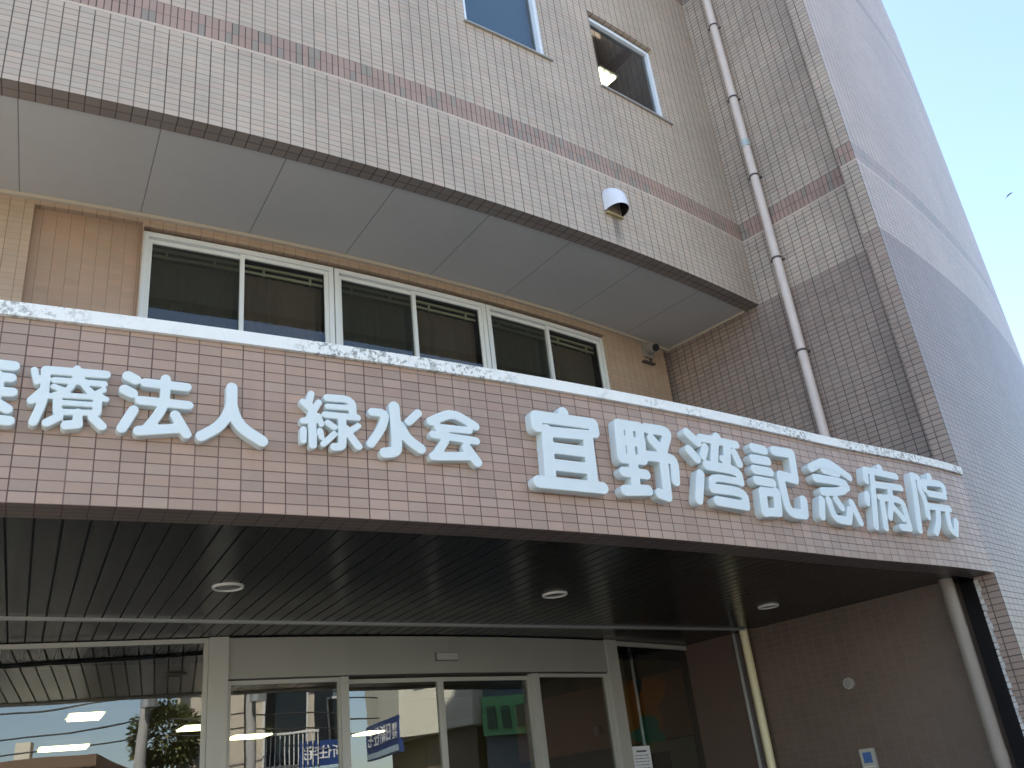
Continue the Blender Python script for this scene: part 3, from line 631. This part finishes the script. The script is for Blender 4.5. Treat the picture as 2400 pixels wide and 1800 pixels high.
for ch, g, strokes in LETTERS:
    D, x0, y0, h = sdf_char(strokes); loops = [thin(l) for l in contours(D, x0, y0, h)]
    if area(max(loops, key=lambda l: abs(area(l)))) < 0: loops = [l[::-1] for l in loops]
    dp = DEPTH[g]; bev = .0035
    outer = [l for l in loops if area(l) > 0]; holes = [l for l in loops if area(l) < 0]
    mb = MB()
    def S(p, d): a = A0F + p[0] / RF; return P(a, rf(a) + d, p[1] + ZB)
    for o_ in outer:
        hs = [q for q in holes if inside(q[0], o_) and abs(area(q)) > 2e-5]
        group = [o_] + hs; inn = [inset(l, bev) for l in group]
        flat = [p for l in inn for p in l]
        for t3 in tessellate_polygon([[Vector((p[0], p[1], 0)) for p in l] for l in inn]):
            tri = [flat[k] for k in t3]
            if area(tri) < 0: tri = tri[::-1]
            mb.quad([S(p, dp) for p in tri])
        for l, li in zip(group, inn):
            for k in range(len(l)):
                k2 = (k + 1) % len(l)
                mb.quad([S(l[k], dp - bev), S(l[k2], dp - bev), S(li[k2], dp), S(li[k], dp)])
                mb.quad([S(l[k], -.01), S(l[k2], -.01), S(l[k2], dp - bev), S(l[k], dp - bev)])
    ob_ = mb.build('sign_character', M_WHITE, merge=True)
    bmm = bmesh.new(); bmm.from_mesh(ob_.data)
    for f in bmm.faces: f.smooth = True
    for e in bmm.edges:
        if len(e.link_faces) != 2 or e.calc_face_angle(3) > R(28): e.smooth = False
    bmm.to_mesh(ob_.data); bmm.free()
    k = cnt.get(g, 0); cnt[g] = k + 1
    tag(ob_, NICE[g] % (ch, ORD[k]), 'sign letter', GRP[g])

# ------------------------------------------------------------------ fittings on the building
def side_frame(a, r, z):                    # on a radial wall: x along the wall outwards, y towards the entrance, z up
    x = Vector((math.sin(a), -math.cos(a), 0)); y = Vector((-math.cos(a), -math.sin(a), 0))
    M = Matrix((x, y, Vector((0, 0, 1)))).transposed().to_4x4(); M.translation = P(a, r, z); return M
def face_frame(a, r, z, PP=P):              # on a curved wall: x to the right, y out of the wall, z up
    x = Vector((math.cos(a), math.sin(a), 0)); y = Vector((math.sin(a), -math.cos(a), 0))
    M = Matrix((x, y, Vector((0, 0, 1)))).transposed().to_4x4(); M.translation = PP(a, r, z); return M

# rainwater downpipe on the corner wing
t = thing('downpipe', 'long beige painted downpipe with dark clips on the side wall of the tall corner wing', 'downpipe', P(.7937, 23.97, 1.6), 'pipes on the corner wing')
pa, pr = .7937, 23.97
mb = MB(); mb.cyl(P(pa, pr, 1.56), P(pa, pr, TOP), .048, n=24); mb.build('pipe', M_PIPE, t, smooth=True)
for z in (10.45, 9.6, 8.41, 7.26, 6.12, 5.02, 3.90, 2.75):
    c = MB(); c.cyl(P(pa, pr, z - .011), P(pa, pr, z + .011), .0535, n=24); c.box(-.012, -.085, -.01, .012, -.04, .01, side_frame(pa, pr, z)); c.box(-.055, -.085, -.016, .055, -.078, .016, side_frame(pa, pr, z)); c.box(-.07, -.012, -.012, -.05, .012, .012, side_frame(pa, pr, z)); c.build('clip', M_CLIP, t)
for z in (6.55, 10.2):
    c = MB(); c.cyl(P(pa, pr, z - .02), P(pa, pr, z + .07), .0555, n=24); c.build('coupling', M_BAND, t, smooth=True)
# pipes beneath the canopy
t = thing('downpipe', 'grey steel pipe in the dark recess beneath the right end of the canopy', 'downpipe', P(.7768, 24.835, -E), 'pipes on the corner wing')
mb = MB(); mb.cyl(P(.7768, 24.835, -E), P(.7768, 24.835, ZB + .04), .056, n=24); mb.build('pipe', M_GREYPIPE, t, smooth=True)
for z in (-.03,):
    c = MB(); c.cyl(P(.7768, 24.835, z - .045), P(.7768, 24.835, z + .045), .060, n=24); c.build('coupling', M_GREYPIPE, t, smooth=True)
t = thing('downpipe', 'cream pipe beside the brown entrance jamb under the canopy', 'downpipe', P(.7805, 22.78, -E), 'pipes on the corner wing')
mb = MB(); mb.cyl(P(.7768, 22.85, -E), P(.7768, 22.85, ZB + .03), .038, n=24); mb.build('pipe', M_CREAMPIPE, t, smooth=True)
c = MB(); c.box(-.02, 0, -E, .012, .05, ZB, Matrix.Translation(Vector((0, 0, E))) @ side_frame(AS, 22.72, -E)); 
tag(c.build('shutter_guide_rail', M_TRIM), 'thin steel shutter guide rail beside the cream pipe', 'rail')

# hooded vent on the upper wall
VA, VZ = .7035, 5.015
t = thing('vent_hood', 'white hooded vent on the upper wall with a dark streak below', 'vent', P(VA, RU, VZ))
M = face_frame(VA, RU, VZ); W, H, D = .118, .27, .17
hb = MB(); N, K = 10, 14
def hood(i, k, sc_=1.0):
    tt = i / N; ph = math.pi * k / K; hw = W * (1 - .0 * tt); 
    z = H * tt; out = D * (1 - tt ** 3.2) ** .55 if tt < 1 else 0.0
    ww = W * (1 - max(0, tt - .55) ** 2 * 2.2)
    return M @ Vector((-ww * math.cos(ph) * sc_, max(0.0, out * math.sin(ph) ** .7 * sc_) - .003, z + .02 * math.sin(ph) * (1 - tt)))
for i in range(N):
    for k in range(K):
        hb.quad([hood(i, k), hood(i, k + 1), hood(i + 1, k + 1), hood(i + 1, k)])
hb.build('hood', plain('vent_white', (.74, .75, .80), .4, 0, .04), t, smooth=True)
hi = MB()
for i in range(N):
    for k in range(K): hi.quad([hood(i, k + 1, .97), hood(i, k, .97), hood(i + 1, k, .97), hood(i + 1, k + 1, .97)])
hi.build('inner_lining', plain('vent_black', (.012, .012, .014), .7), t, smooth=True)
d_ = MB(); d_.box(-.12, 0, -.035, .10, .035, -.022, M); d_.build('drip_plate', plain('weathered_drip_plate', (.42, .35, .18), .6, 0, .3, 30), t)

# small wall lamp in the balcony corner
t = thing('wall_lamp', 'small grey bulkhead lamp on a bracket in the corner below the overhang', 'lamp', P(.778, RB, 4.50))
M = face_frame(.7785, RB, 4.50)
b = MB(); b.box(-.075, 0, -.05, .06, .035, .13, M); b.build('back_plate', plain('lamp_grey', (.30, .27, .23), .5), t)
b = MB(); b.cyl(M @ Vector((-.0, .03, .06)), M @ Vector((-.03, .15, .02)), .062, .055, n=20); b.build('lamp_body', plain('lamp_grey_body', (.34, .31, .27), .45), t, smooth=True)
b = MB(); b.cyl(M @ Vector((-.03, .151, .02)), M @ Vector((-.034, .165, .015)), .047, .043, n=20); b.build('lens', plain('lamp_dark_lens', (.02, .02, .02), .15), t)
b = MB(); b.box(-.13, 0, -.125, .065, .05, -.11, M); b.box(.02, 0, -.11, .035, .03, -.05, M); b.build('bracket', M_CLIP, t)

# recessed downlights in the canopy ceiling
for a, lab in ((.550, 'round downlight in the dark canopy ceiling above the left entrance window'), (.644, 'round downlight in the dark canopy ceiling above the sliding doors'), (.742, 'round downlight in the dark canopy ceiling near the cream pipe')):
    t = thing('downlight', lab, 'downlight', P(a, 23.70, ZB), 'downlights in the canopy ceiling')
    c0 = Vector(P(a, 23.70, ZB)); rg = MB(); N = 36
    ring = lambda r, dz: [c0 + Vector((r * math.cos(2 * math.pi * k / N), r * math.sin(2 * math.pi * k / N), dz)) for k in range(N)]
    prof = [ring(.088, .006), ring(.086, -.006), ring(.077, -.007), ring(.074, .004)]
    for u, v in zip(prof, prof[1:]):
        for k in range(N): rg.quad([u[k], u[(k + 1) % N], v[(k + 1) % N], v[k]])
    rg.build('trim_ring', plain('downlight_ring', (.62, .60, .54), .35) if a == .550 else bpy.data.materials['downlight_ring'], t, smooth=True)
    ln = MB(); ln.quad(ring(.074, .002)); ln.build('lens', plain('downlight_lens', (.035, .034, .03), .2) if a == .550 else bpy.data.materials['downlight_lens'], t)

# round fixture and intercom panel on the side wall
t = thing('round_wall_light', 'small round pale fixture on the dark tiled wall under the canopy', 'wall fixture', P(AS, 23.747, .667))
M = side_frame(AS, 23.747, .667)
b = MB(); b.cyl(M @ Vector((0, 0, 0)), M @ Vector((0, .028, 0)), .050, .046, n=28); b.build('rim', plain('fixture_rim', (.36, .35, .31), .4), t, smooth=True)
b = MB(); b.cyl(M @ Vector((0, .028, 0)), M @ Vector((0, .034, 0)), .036, .034, n=28); b.build('cover', plain('fixture_cover', (.27, .26, .24), .3), t, smooth=True)
t = thing('intercom_panel', 'upright intercom panel with blue sticker and dark screen on the side wall', 'intercom', P(AS, 23.758, -.1))
M = side_frame(AS, 23.758, -.066)
b = MB(); b.box(-.065, 0, -.16, .065, .03, .205, M); b.build('housing', plain('intercom_housing', (.42, .41, .35), .4), t)
b = MB(); b.box(-.038, .0305, .095, .038, .034, .178, M); b.build('sticker', plain('blue_sticker', (.05, .12, .33), .4), t)
b = MB(); b.box(-.055, .0305, .060, .055, .036, .072, M); b.build('ledge', plain('intercom_ledge', (.62, .62, .52), .4), t)
b = MB(); b.box(-.042, .0305, -.13, .042, .036, .045, M); b.build('screen', plain('intercom_screen', (.008, .009, .012), .12), t)

# sensor on the door header
t = thing('door_sensor', 'small rectangular door sensor on the pale header above the sliding doors', 'sensor', PG(.6515, GR, 1.135))
M = face_frame(.6515, GR + .004, 1.135, PG)
b = MB(); b.box(-.100, 0, -.032, .100, .016, .032, M); b.build('surround', plain('sensor_surround', (.10, .10, .09), .5), t)
b = MB(); b.box(-.091, .0165, -.024, .093, .030, .027, M); b.build('cover', plain('sensor_cover', (.40, .395, .35), .35), t)

# paper notice taped inside the narrow window
p0, p1 = Vector(PG(.7945, GR, 0)).xy, Vector(PG(.9080, GR, 0)).xy; tt = (p1 - p0).normalized(); nn = Vector((tt.y, -tt.x))
M = Matrix(((tt.x, nn.x, 0, p0.x + tt.x * .052 + nn.x * -.017), (tt.y, nn.y, 0, p0.y + tt.y * .052 + nn.y * -.017), (0, 0, 1, E), (0, 0, 0, 1)))
t = thing('paper_notice', 'white printed paper notice taped to the narrow entrance window', 'notice', M @ Vector((.14, 0, .1)))
b = MB(); b.box(0, 0, -.02, .27, .002, .385, M); b.build('paper', plain('paper', (.78, .80, .80), .8, 0, .02), t)
b = MB(); rg = random.Random(3)
b.box(.06, .0025, .335, .21, .003, .350, M)
for i in range(11):
    z = .305 - i * .026; x = .03
    while x < .235:
        L = rg.uniform(.012, .04); b.box(x, .0025, z, min(x + L, .24), .003, z + .007, M); x += L + rg.uniform(.006, .018)
b.build('print', plain('print_ink', (.10, .10, .11), .8), t)

# lobby things seen through the glass
M_TUBE = emit_mat('fluorescent_diffuser', (1.0, .86, .48), 5)
LAB = ['lit ceiling lamp behind the wide entrance window, nearest the glass', 'lit ceiling lamp deep in the lobby, lowest behind the wide window', 'lit ceiling lamp in the lobby seen beside the left door mullion', 'lit ceiling lamp in the lobby seen through the left sidelight', 'lit ceiling lamp in the lobby seen through the left sliding door']
for k, (a, r, w, d) in enumerate(((.5345, 19.72, .13, .42), (.535, 17.15, .24, .40), (.5975, 18.38, .12, .40), (.6535, 17.17, .22, .40), (.760, 16.88, .13, .40))):
    t = thing('ceiling_lamp', LAB[k], 'ceiling lamp', P(a, r, 1.16), 'ceiling lamps in the lobby'); M = face_frame(a, r, 1.135)
    b = MB(); b.box(-w - .02, -d / 2 - .02, .004, w + .02, d / 2 + .02, .034, M); b.build('housing', M_ALU, t)
    b = MB(); b.box(-w, -d / 2, -.012, w, d / 2, .003, M); b.build('diffuser', M_TUBE, t)
t = thing('ceiling_lamp', 'lit ceiling lamp inside the upper window beside the downpipe', 'ceiling lamp', P(.745, 23.0, 7.9)); M = face_frame(.7475, 22.93, 7.76)
M_TUBE2 = emit_mat('upper_fluorescent', (1.0, .96, .62), 2.2)
b = MB(); b.box(-.16, -.14, .02, .16, .16, .05, M); b.build('housing', M_ALU, t)
for x in (-.12, -.01, .10):
    b = MB(); b.box(x - .03, -.12, -.01, x + .03, .14, .018, M); b.build('tube', M_TUBE2, t)
# painted mural on the lobby side wall
t = thing('wall_mural', 'brown wall panel with orange and teal shapes inside the lobby', 'mural', P(.803, 20.6, .5)); M = side_frame(.803, 20.6, 0)
b = MB(); b.box(-1.6, 0, .50, 1.06, .02, 1.165, M); b.build('panel', M_MURALB, t)
def blob(name, mat, cx, cz, rx, rz, seed, off):
    rg = random.Random(seed); n = 40; ph = [rg.uniform(0, 6) for _ in range(3)]; b = MB()
    pts = []
    for k in range(n):
        q = 2 * math.pi * k / n; rr = 1 + .18 * math.sin(3 * q + ph[0]) + .12 * math.sin(5 * q + ph[1])
        pts.append(M @ Vector((cx + rx * rr * math.cos(q), .021 + off, max(.46, min(1.16, cz + rz * rr * math.sin(q))))))
    b.quad(pts[::-1]); b.quad([p - (M.to_3x3() @ Vector((0, .003, 0))) for p in pts]); b.build(name, mat, t)
blob('orange_shape', plain('mural_orange', (.75, .27, .03), .6, 0, .1, 4), .40, .88, .34, .30, 2, .002)
blob('teal_shape', plain('mural_teal', (.03, .38, .38), .6, 0, .1, 4), .46, .60, .20, .15, 5, .005)
blob('blue_shape', plain('mural_blue', (.03, .13, .22), .6, 0, .1, 4), .42, 1.11, .05, .11, 8, .005)
t = thing('notice_board', 'pale notice board below the mural inside the lobby', 'notice board', P(.803, 21.0, -.4)); M = side_frame(.803, 21.0, 0)
b = MB(); b.box(-.1, 0, -.7, .66, .03, .485, M); b.build('board', plain('board_pale', (.34, .34, .27), .7), t)
b = MB(); b.box(.02, .031, .12, .30, .034, .38, M); b.build('poster', plain('poster_brown', (.12, .09, .06), .6, 0, .5, 9), t)

# ------------------------------------------------------------------ ground, road, and the street opposite (seen reflected in the glass)
NV, TV = Vector((.605, -.796)), Vector((.796, .605))
SM = Matrix(((-TV.x, NV.x, 0, 0), (-TV.y, NV.y, 0, 0), (0, 0, 1, 0), (0, 0, 0, 1)))
def sbox(mb, s0, s1, d0, d1, z0, z1, mi=0): return mb.box(-s1, d0, z0, -s0, d1, z1, SM, mi)
def SP(s, d, z): q = TV * s + NV * d; return Vector((q.x, q.y, z))
M_ASPH = plain('asphalt', (.055, .055, .055), .9, 0, .15, 3, .4); M_PAVE = plain('pavement_slab', (.21, .20, .185), .85, 0, .12, 3, .2)
g = MB(); g.quad([(-600, -600, -.02), (600, -600, -.02), (600, 600, -.02), (-600, 600, -.02)]); struct(g.build('ground', plain('ground_soil', (.15, .145, .13), .95, 0, .15, .5)))
g = MB(); sbox(g, -60, 60, 2.2, 7.6, -.012, -.004); struct(g.build('road', M_ASPH))
g = MB(); sbox(g, -60, 60, -25, 2.2, -.11, .006); struct(g.build('forecourt_pavement', M_PAVE))
g = MB(); sbox(g, -60, 60, 7.6, 8.9, -.1, .10); struct(g.build('far_pavement', M_PAVE))
g = MB(); [sbox(g, s, s + 2.0, 4.82, 4.94, -.004, .001) for s in range(-40, 40, 5)]; struct(g.build('road_marking', plain('road_paint', (.72, .72, .70), .7)))

M_CREAMW = plain('cream_render', (.66, .64, .52), .85, 0, .06, 1.5); M_BEIGEW = plain('beige_tile_wall', (.52, .46, .37), .7, 0, .06, 1.5); M_DKGLASS = plain('dark_glazing', (.02, .03, .04), .08, 0, .1)
M_BROWN = plain('brown_fascia', (.17, .11, .07), .7); M_GREYB = plain('grey_blue_wall', (.12, .16, .19), .7, 0, .08, 1.5)
def windows(root, lst, mat_frame=None):
    for (s0, s1, z0, z1, d) in lst:
        w = MB(); sbox(w, s0 - .05, s1 + .05, d - .04, d + .02, z0 - .05, z1 + .05); f = w.build('window', mat_frame or M_ALU, root)
        p = MB(); sbox(p, s0, s1, d - .05, d - .042, z0, z1); p.build('pane', M_DKGLASS, f)
t = thing('house', 'low cream house with flat brown roof across the street', 'building', SP(-4.4, 9, 0))
b = MB(); sbox(b, -7.2, -1.7, 9.4, 15, 0, 3.35); b.build('wall', M_CREAMW, t)
b = MB(); sbox(b, -7.6, -1.2, 8.95, 15.4, 3.35, 3.58); r_ = b.build('roof', M_BROWN, t)
b = MB(); sbox(b, -3.3, -3.0, 11, 11.3, 3.58, 4.15); b.build('roof_vent', M_CREAMW, r_)
windows(t, [(-6.6, -5.4, 1.0, 2.6, 9.4), (-4.4, -3.2, 1.0, 2.6, 9.4)])
t = thing('apartment_building', 'tall beige apartment slab across the street with dark stair windows', 'building', SP(1.3, 9, 0))
b = MB(); sbox(b, .35, 2.3, 9.2, 17, 0, 11); b.build('wall', M_BEIGEW, t)
b = MB(); sbox(b, .25, 2.4, 9.1, 17.1, 11, 11.25); b.build('roof', M_CONC, t)
windows(t, [(1.75, 2.05, 1.5 + 2.9 * k, 3.6 + 2.9 * k, 9.2) for k in range(3)])
t = thing('office_building', 'dark grey blue office block between the beige buildings', 'building', SP(3.2, 10, 0))
b = MB(); sbox(b, 2.45, 4.0, 10.2, 17, 0, 8.5); b.build('wall', M_GREYB, t)
b = MB(); sbox(b, 2.40, 4.05, 10.1, 17.1, 8.5, 8.7); b.build('roof', M_CONC, t)
windows(t, [(2.7, 3.7, 1.4 + 2.6 * k, 2.9 + 2.6 * k, 10.2) for k in range(3)])
t = thing('apartment_building', 'beige apartment block with a dark vertical slot and balconies', 'building', SP(5, 9, 0))
b = MB(); sbox(b, 4.1, 4.62, 9.2, 17, 0, 10); sbox(b, 4.62, 4.9, 9.7, 17, 0, 10, 1); sbox(b, 4.9, 6.2, 9.2, 17, 0, 10); b.build('wall', [M_BEIGEW, M_GREYB], t)
b = MB(); sbox(b, 4.05, 6.3, 9.1, 17.1, 10, 10.2); b.build('roof', M_CONC, t)
for z in (2.6, 5.2):
    b = MB(); sbox(b, 5.0, 6.15, 8.6, 9.2, z, z + .12); 
    for k in range(12): sbox(b, 5.02 + k * .1, 5.04 + k * .1, 8.62, 8.64, z + .12, z + 1.0)
    sbox(b, 5.0, 6.15, 8.60, 8.66, z + 1.0, z + 1.05); b.build('balcony', M_ALU, t)
windows(t, [(5.1, 6.0, 3.0, 4.8, 9.2), (5.1, 6.0, 5.6, 7.4, 9.2)])
t = thing('apartment_building', 'grey blue building with stair railings behind the blue signs', 'building', SP(8.3, 11, 0))
b = MB(); sbox(b, 6.6, 9.3, 11.2, 18, 0, 5.2); b.build('wall', M_GREYB, t)
b = MB(); sbox(b, 6.5, 9.4, 11.1, 18.1, 5.2, 5.4); b.build('roof', M_CONC, t)
b = MB()
for k in range(9): sbox(b, 6.7 + k * .3, 7.0 + k * .3, 10.5, 11.1, .5 + k * .3, .58 + k * .3)
for k in range(14): sbox(b, 6.7 + k * .19, 6.72 + k * .19, 10.5, 10.53, .6 + k * .19, 1.6 + k * .19)
b.build('stair', M_BROWN, t)
windows(t, [(7.0, 8.0, 3.3, 4.6, 11.2), (8.3, 9.1, 3.3, 4.6, 11.2)])
# corner shop
def prism(mb, foot, z0, z1, mi=0):
    n = len(foot)
    for k in range(n):
        a, c = foot[k], foot[(k + 1) % n]; mb.quad([(a[0], a[1], z0), (c[0], c[1], z0), (c[0], c[1], z1), (a[0], a[1], z1)], None, mi)
    mb.quad([(p[0], p[1], z1) for p in foot], None, mi); mb.quad([(p[0], p[1], z0) for p in foot[::-1]], None, mi)
t = thing('corner_shop', 'cream corner shop across the street with dark shopfront', 'building', (13, 1.5, 0))
b = MB(); prism(b, [(11.25, .60), (12.85, -1.15), (18, 2.5), (16, 6.0), (11.15, 4.1)], 3.2, 6.2); b.build('upper_wall', M_CREAMW, t)
b = MB(); prism(b, [(11.75, .95), (12.95, -.5), (17.8, 2.7), (15.8, 5.6), (11.75, 4.0)], 0, 3.2); b.build('shopfront', plain('brown_shopfront', (.10, .075, .055), .4, 0, .2, 2), t)
b = MB(); prism(b, [(11.1, .55), (12.8, -1.35), (18.2, 2.4), (16, 6.2), (11.0, 4.2)], 6.2, 6.4); b.build('roof', M_CONC, t)
for y in (1.5, 2.9):
    b = MB(); b.box(11.17, y - .45, 4.2, 11.24, y + .45, 5.3); f = b.build('window', M_ALU, t)
    p = MB(); p.box(11.16, y - .40, 4.25, 11.169, y + .40, 5.25); p.build('pane', M_DKGLASS, f)
t = thing('green_shop', 'small shop with green fascia board and orange panel across the street', 'building', (12, 5.4, 0))
b = MB(); prism(b, [(11.5, 4.25), (15.8, 6.1), (15.2, 8.5), (12.0, 7.2)], 0, 5.0); b.build('wall', M_GREYB, t)
b = MB(); prism(b, [(11.35, 4.25), (11.5, 4.25), (11.82, 6.3), (11.67, 6.3)], 2.95, 3.7); b.build('fascia_board', plain('green_board', (.16, .50, .20), .5), t)
for k in range(6):
    x0, y0 = 11.335 + .32 * (k + .3) / 6.3, 4.3 + 1.95 * (k + .15) / 6.1
    b = MB(); b.box(x0 - .012, y0, 3.08, x0 + .05, y0 + .19, 3.5); b.build('board_panel', plain('board_dark', (.03, .10, .05), .5) if k == 0 else (plain('board_orange', (.55, .16, .05), .5) if k == 5 else bpy.data.materials['board_dark']), t)
b = MB(); prism(b, [(11.3, 4.1), (15.9, 6.0), (15.2, 8.6), (11.9, 7.4)], 5.0, 5.2); b.build('roof', M_CONC, t)

# blue signboards with white lettering
M_NAVY = plain('navy_signboard', (.025, .06, .20), .35, 0, .04); M_SIGNW = plain('sign_white_letter', (.85, .86, .84), .5, 0, .02); M_LB = plain('pale_blue_strip', (.45, .60, .68), .4, 0, .04)
def text_mesh(name, body, size, M, mat, parent, align='CENTER'):
    cu_ = bpy.data.curves.new('tmp', 'FONT'); cu_.body = body; cu_.size = size; cu_.align_x = align; cu_.align_y = 'CENTER'; cu_.extrude = .004; cu_.offset = .003
    o = bpy.data.objects.new('tmp', cu_); col.objects.link(o); bpy.context.view_layer.update()
    me = bpy.data.meshes.new_from_object(o.evaluated_get(bpy.context.evaluated_depsgraph_get())); bpy.data.objects.remove(o)
    me.name = name; me.transform(M); me.materials.clear(); me.materials.append(mat)
    q = bpy.data.objects.new(name, me); col.objects.link(q); put_under(q, parent); return q
def signboard(pa, pb, z0, z1, label):
    """board from point pa to pb (left to right as one reads it)"""
    pa, pb = Vector(pa), Vector(pb); x = (pb - pa).normalized(); n_ = Vector((x.y, -x.x)); L = (pb - pa).length; H = z1 - z0
    M = Matrix(((x.x, -n_.x, 0, pa.x), (x.y, -n_.y, 0, pa.y), (0, 0, 1, z0), (0, 0, 0, 1)))
    t = thing('signboard', label, 'sign', (pa.x, pa.y, z0), 'blue signboards across the street')
    b = MB(); b.box(0, 0, 0, L, .10, H, M); b.build('panel', M_NAVY, t)
    b = MB(); b.box(.04, -.006, .03, L - .04, -.001, H * .2, M); b.build('lower_strip', M_LB, t)
    T = M @ Matrix(((1, 0, 0, 0), (0, 0, -1, -.008), (0, 1, 0, 0), (0, 0, 0, 1)))
    text_mesh('lettering', '日新住宅', L * .185, T @ Matrix.Translation((L * .57, H * .58, 0)), M_SIGNW, t)
    text_mesh('small_lettering', '有限\n会社', L * .075, T @ Matrix.Translation((L * .10, H * .58, 0)), M_SIGNW, t)
signboard((11.22, .60), (12.70, -1.10), 2.92, 3.68, 'navy signboard with white lettering on the corner shop')
pA, pB = SP(7.35, 8.7, 0), SP(5.75, 8.7, 0)  # added copy of the shop sign, set to reflect in the left sidelight
signboard((pA.x, pA.y), (pB.x, pB.y), 2.75, 3.42, 'added copy of the navy shop sign beside the beige balconies, for its reflection')

# utility poles and cables
def pole(s, d, h, label):
    t = thing('utility_pole', label, 'utility pole', SP(s, d, 0), 'utility poles across the street')
    b = MB(); b.cyl(SP(s, d, 0), SP(s, d, h), .125, .09, n=16); b.build('pole', M_CONC, t, smooth=True)
    b = MB(); sbox(b, s - .75, s + .75, d - .05, d + .05, h - .9, h - .8); sbox(b, s - .5, s + .5, d - .05, d + .05, h - 1.7, h - 1.6); b.build('crossarm', M_TRIM, t)
    b = MB(); b.cyl(SP(s + .1, d - .3, 4.2), SP(s + .1, d - .3, 4.85), .17, n=14); b.build('transformer', M_TRIM, t, smooth=True)
    for k in (-.6, 0, .6):
        b = MB(); b.cyl(SP(s + k, d, h - .8), SP(s + k, d, h - .62), .04, n=8); b.build('insulator', M_WHITE, t)
pole(-.15, 7.75, 8.5, 'grey concrete utility pole next to the round tree'); pole(4.55, 7.75, 8.5, 'grey concrete utility pole before the beige block')
M_CABLE = plain('cable_black', (.015, .015, .017), .6)
def cable(s0, s1, z0, z1, sag, d, label):
    n = 20; pts = [SP(s0 + (s1 - s0) * k / n, d, z0 + (z1 - z0) * k / n - sag * 4 * (k / n) * (1 - k / n)) for k in range(n + 1)]
    b = MB(); b.tube(pts, .016, 6); tag(b.build('power_cable', M_CABLE), label, 'cable', 'cables between the poles')
for k, z in enumerate((4.9, 4.45, 4.0, 3.7)):
    cable(-14, -.15, z + .5, z, .35, 7.7 + .03 * k, 'black cable strung left of the pole by the tree')
    cable(-.15, 4.55, z, z + .05, .12, 7.7 + .03 * k, 'black cable strung between the two utility poles')
    cable(4.55, 16, z, z + .2, .3, 7.7 + .03 * k, 'black cable strung right of the pole by the beige block')

# round bushy tree by the pole
t = thing('tree', 'round bushy tree with shaggy crown beside the utility pole', 'tree', SP(.25, 8.4, 0))
b = MB(); rg = random.Random(11)
b.cyl(SP(.25, 8.4, 0), SP(.22, 8.4, 1.6), .11, .085, n=12); b.cyl(SP(.22, 8.4, 1.6), SP(.27, 8.4, 3.0), .085, .05, n=12)
for k in range(6):
    q = 2 * math.pi * k / 6; b.cyl(SP(.25, 8.4, 2.7), SP(.25 + .38 * math.cos(q), 8.4 + .38 * math.sin(q), 3.5 + .2 * math.sin(3 * q)), .035, .014, n=7)
b.build('trunk', plain('bark', (.16, .12, .08), .9, 0, .2, 9), t)
b = MB()
for k in range(3400):
    q = Vector((rg.gauss(0, 1), rg.gauss(0, 1), rg.gauss(0, 1))).normalized(); rr = rg.uniform(.45, 1.0) ** .5
    lump = 1 + .22 * math.sin(4 * q.x + 2 * q.z) * math.cos(5 * q.y)
    c = SP(.25, 8.4, 3.75) + Vector((q.x * .74, q.y * .74, q.z * .66)) * rr * lump
    d = (q + Vector((rg.uniform(-.6, .6), rg.uniform(-.6, .6), rg.uniform(-.2, .7)))).normalized(); L = rg.uniform(.07, .16); sd_ = d.cross(Vector((rg.uniform(-1, 1), rg.uniform(-1, 1), 1))).normalized() * L * .28
    b.quad([c - d * L * .5, c + sd_, c + d * L * .5 - Vector((0, 0, L * .2)), c - sd_], None, 0 if rg.random() < .6 else 1)
b.build('crown', [plain('leaf_green', (.075, .095, .03), .6, 0, .2, 5), plain('leaf_olive', (.13, .13, .04), .6, 0, .2, 5)], t)

# bird high beside the corner wing
dr = Vector((.567, .847, .55)).normalized(); c = Vector((0, 0, E)) + dr * 58
t = thing('bird', 'small dark bird gliding in the sky right of the corner wing', 'bird', c)
fw = Vector((.60, -.35, .35)).normalized(); wg = (cr * .72 + cu * .62 + fw * .1).normalized(); upv = wg.cross(fw).normalized()
bd = MB(); N = 9
prof = [(-.17, .004), (-.12, .018), (-.05, .034), (.02, .040), (.08, .032), (.12, .022), (.15, .022), (.175, .012), (.195, .002)]
for (x0, r0), (x1, r1) in zip(prof, prof[1:]):
    for k in range(10):
        a_, b_ = 2 * math.pi * k / 10, 2 * math.pi * (k + 1) / 10; f = lambda x, r, q: c + fw * x + (wg * math.cos(q) + upv * math.sin(q)) * r
        bd.quad([f(x0, r0, a_), f(x0, r0, b_), f(x1, r1, b_), f(x1, r1, a_)])
for sgn in (-1, 1):
    w_ = [(0, .07, .0), (.11, .075, .035), (.22, .045, .05), (.31, -.02, .03)]; w2 = [(0, -.06, .0), (.11, -.055, .03), (.22, -.05, .045), (.31, -.045, .03)]
    for k in range(3):
        q = [c + wg * (sgn * x) + fw * y + upv * z for x, y, z in (w_[k], w_[k + 1], w2[k + 1], w2[k])]
        bd.quad(q); bd.quad([p - upv * .006 for p in q[::-1]])
tl = [c + fw * -.14 + wg * .02, c + fw * -.27 + wg * .045, c + fw * -.27 - wg * .045, c + fw * -.14 - wg * .02]; bd.quad(tl); bd.quad([p - upv * .004 for p in tl[::-1]])
bd.build('body', plain('dark_plumage', (.06, .06, .065), .8), t, smooth=True)
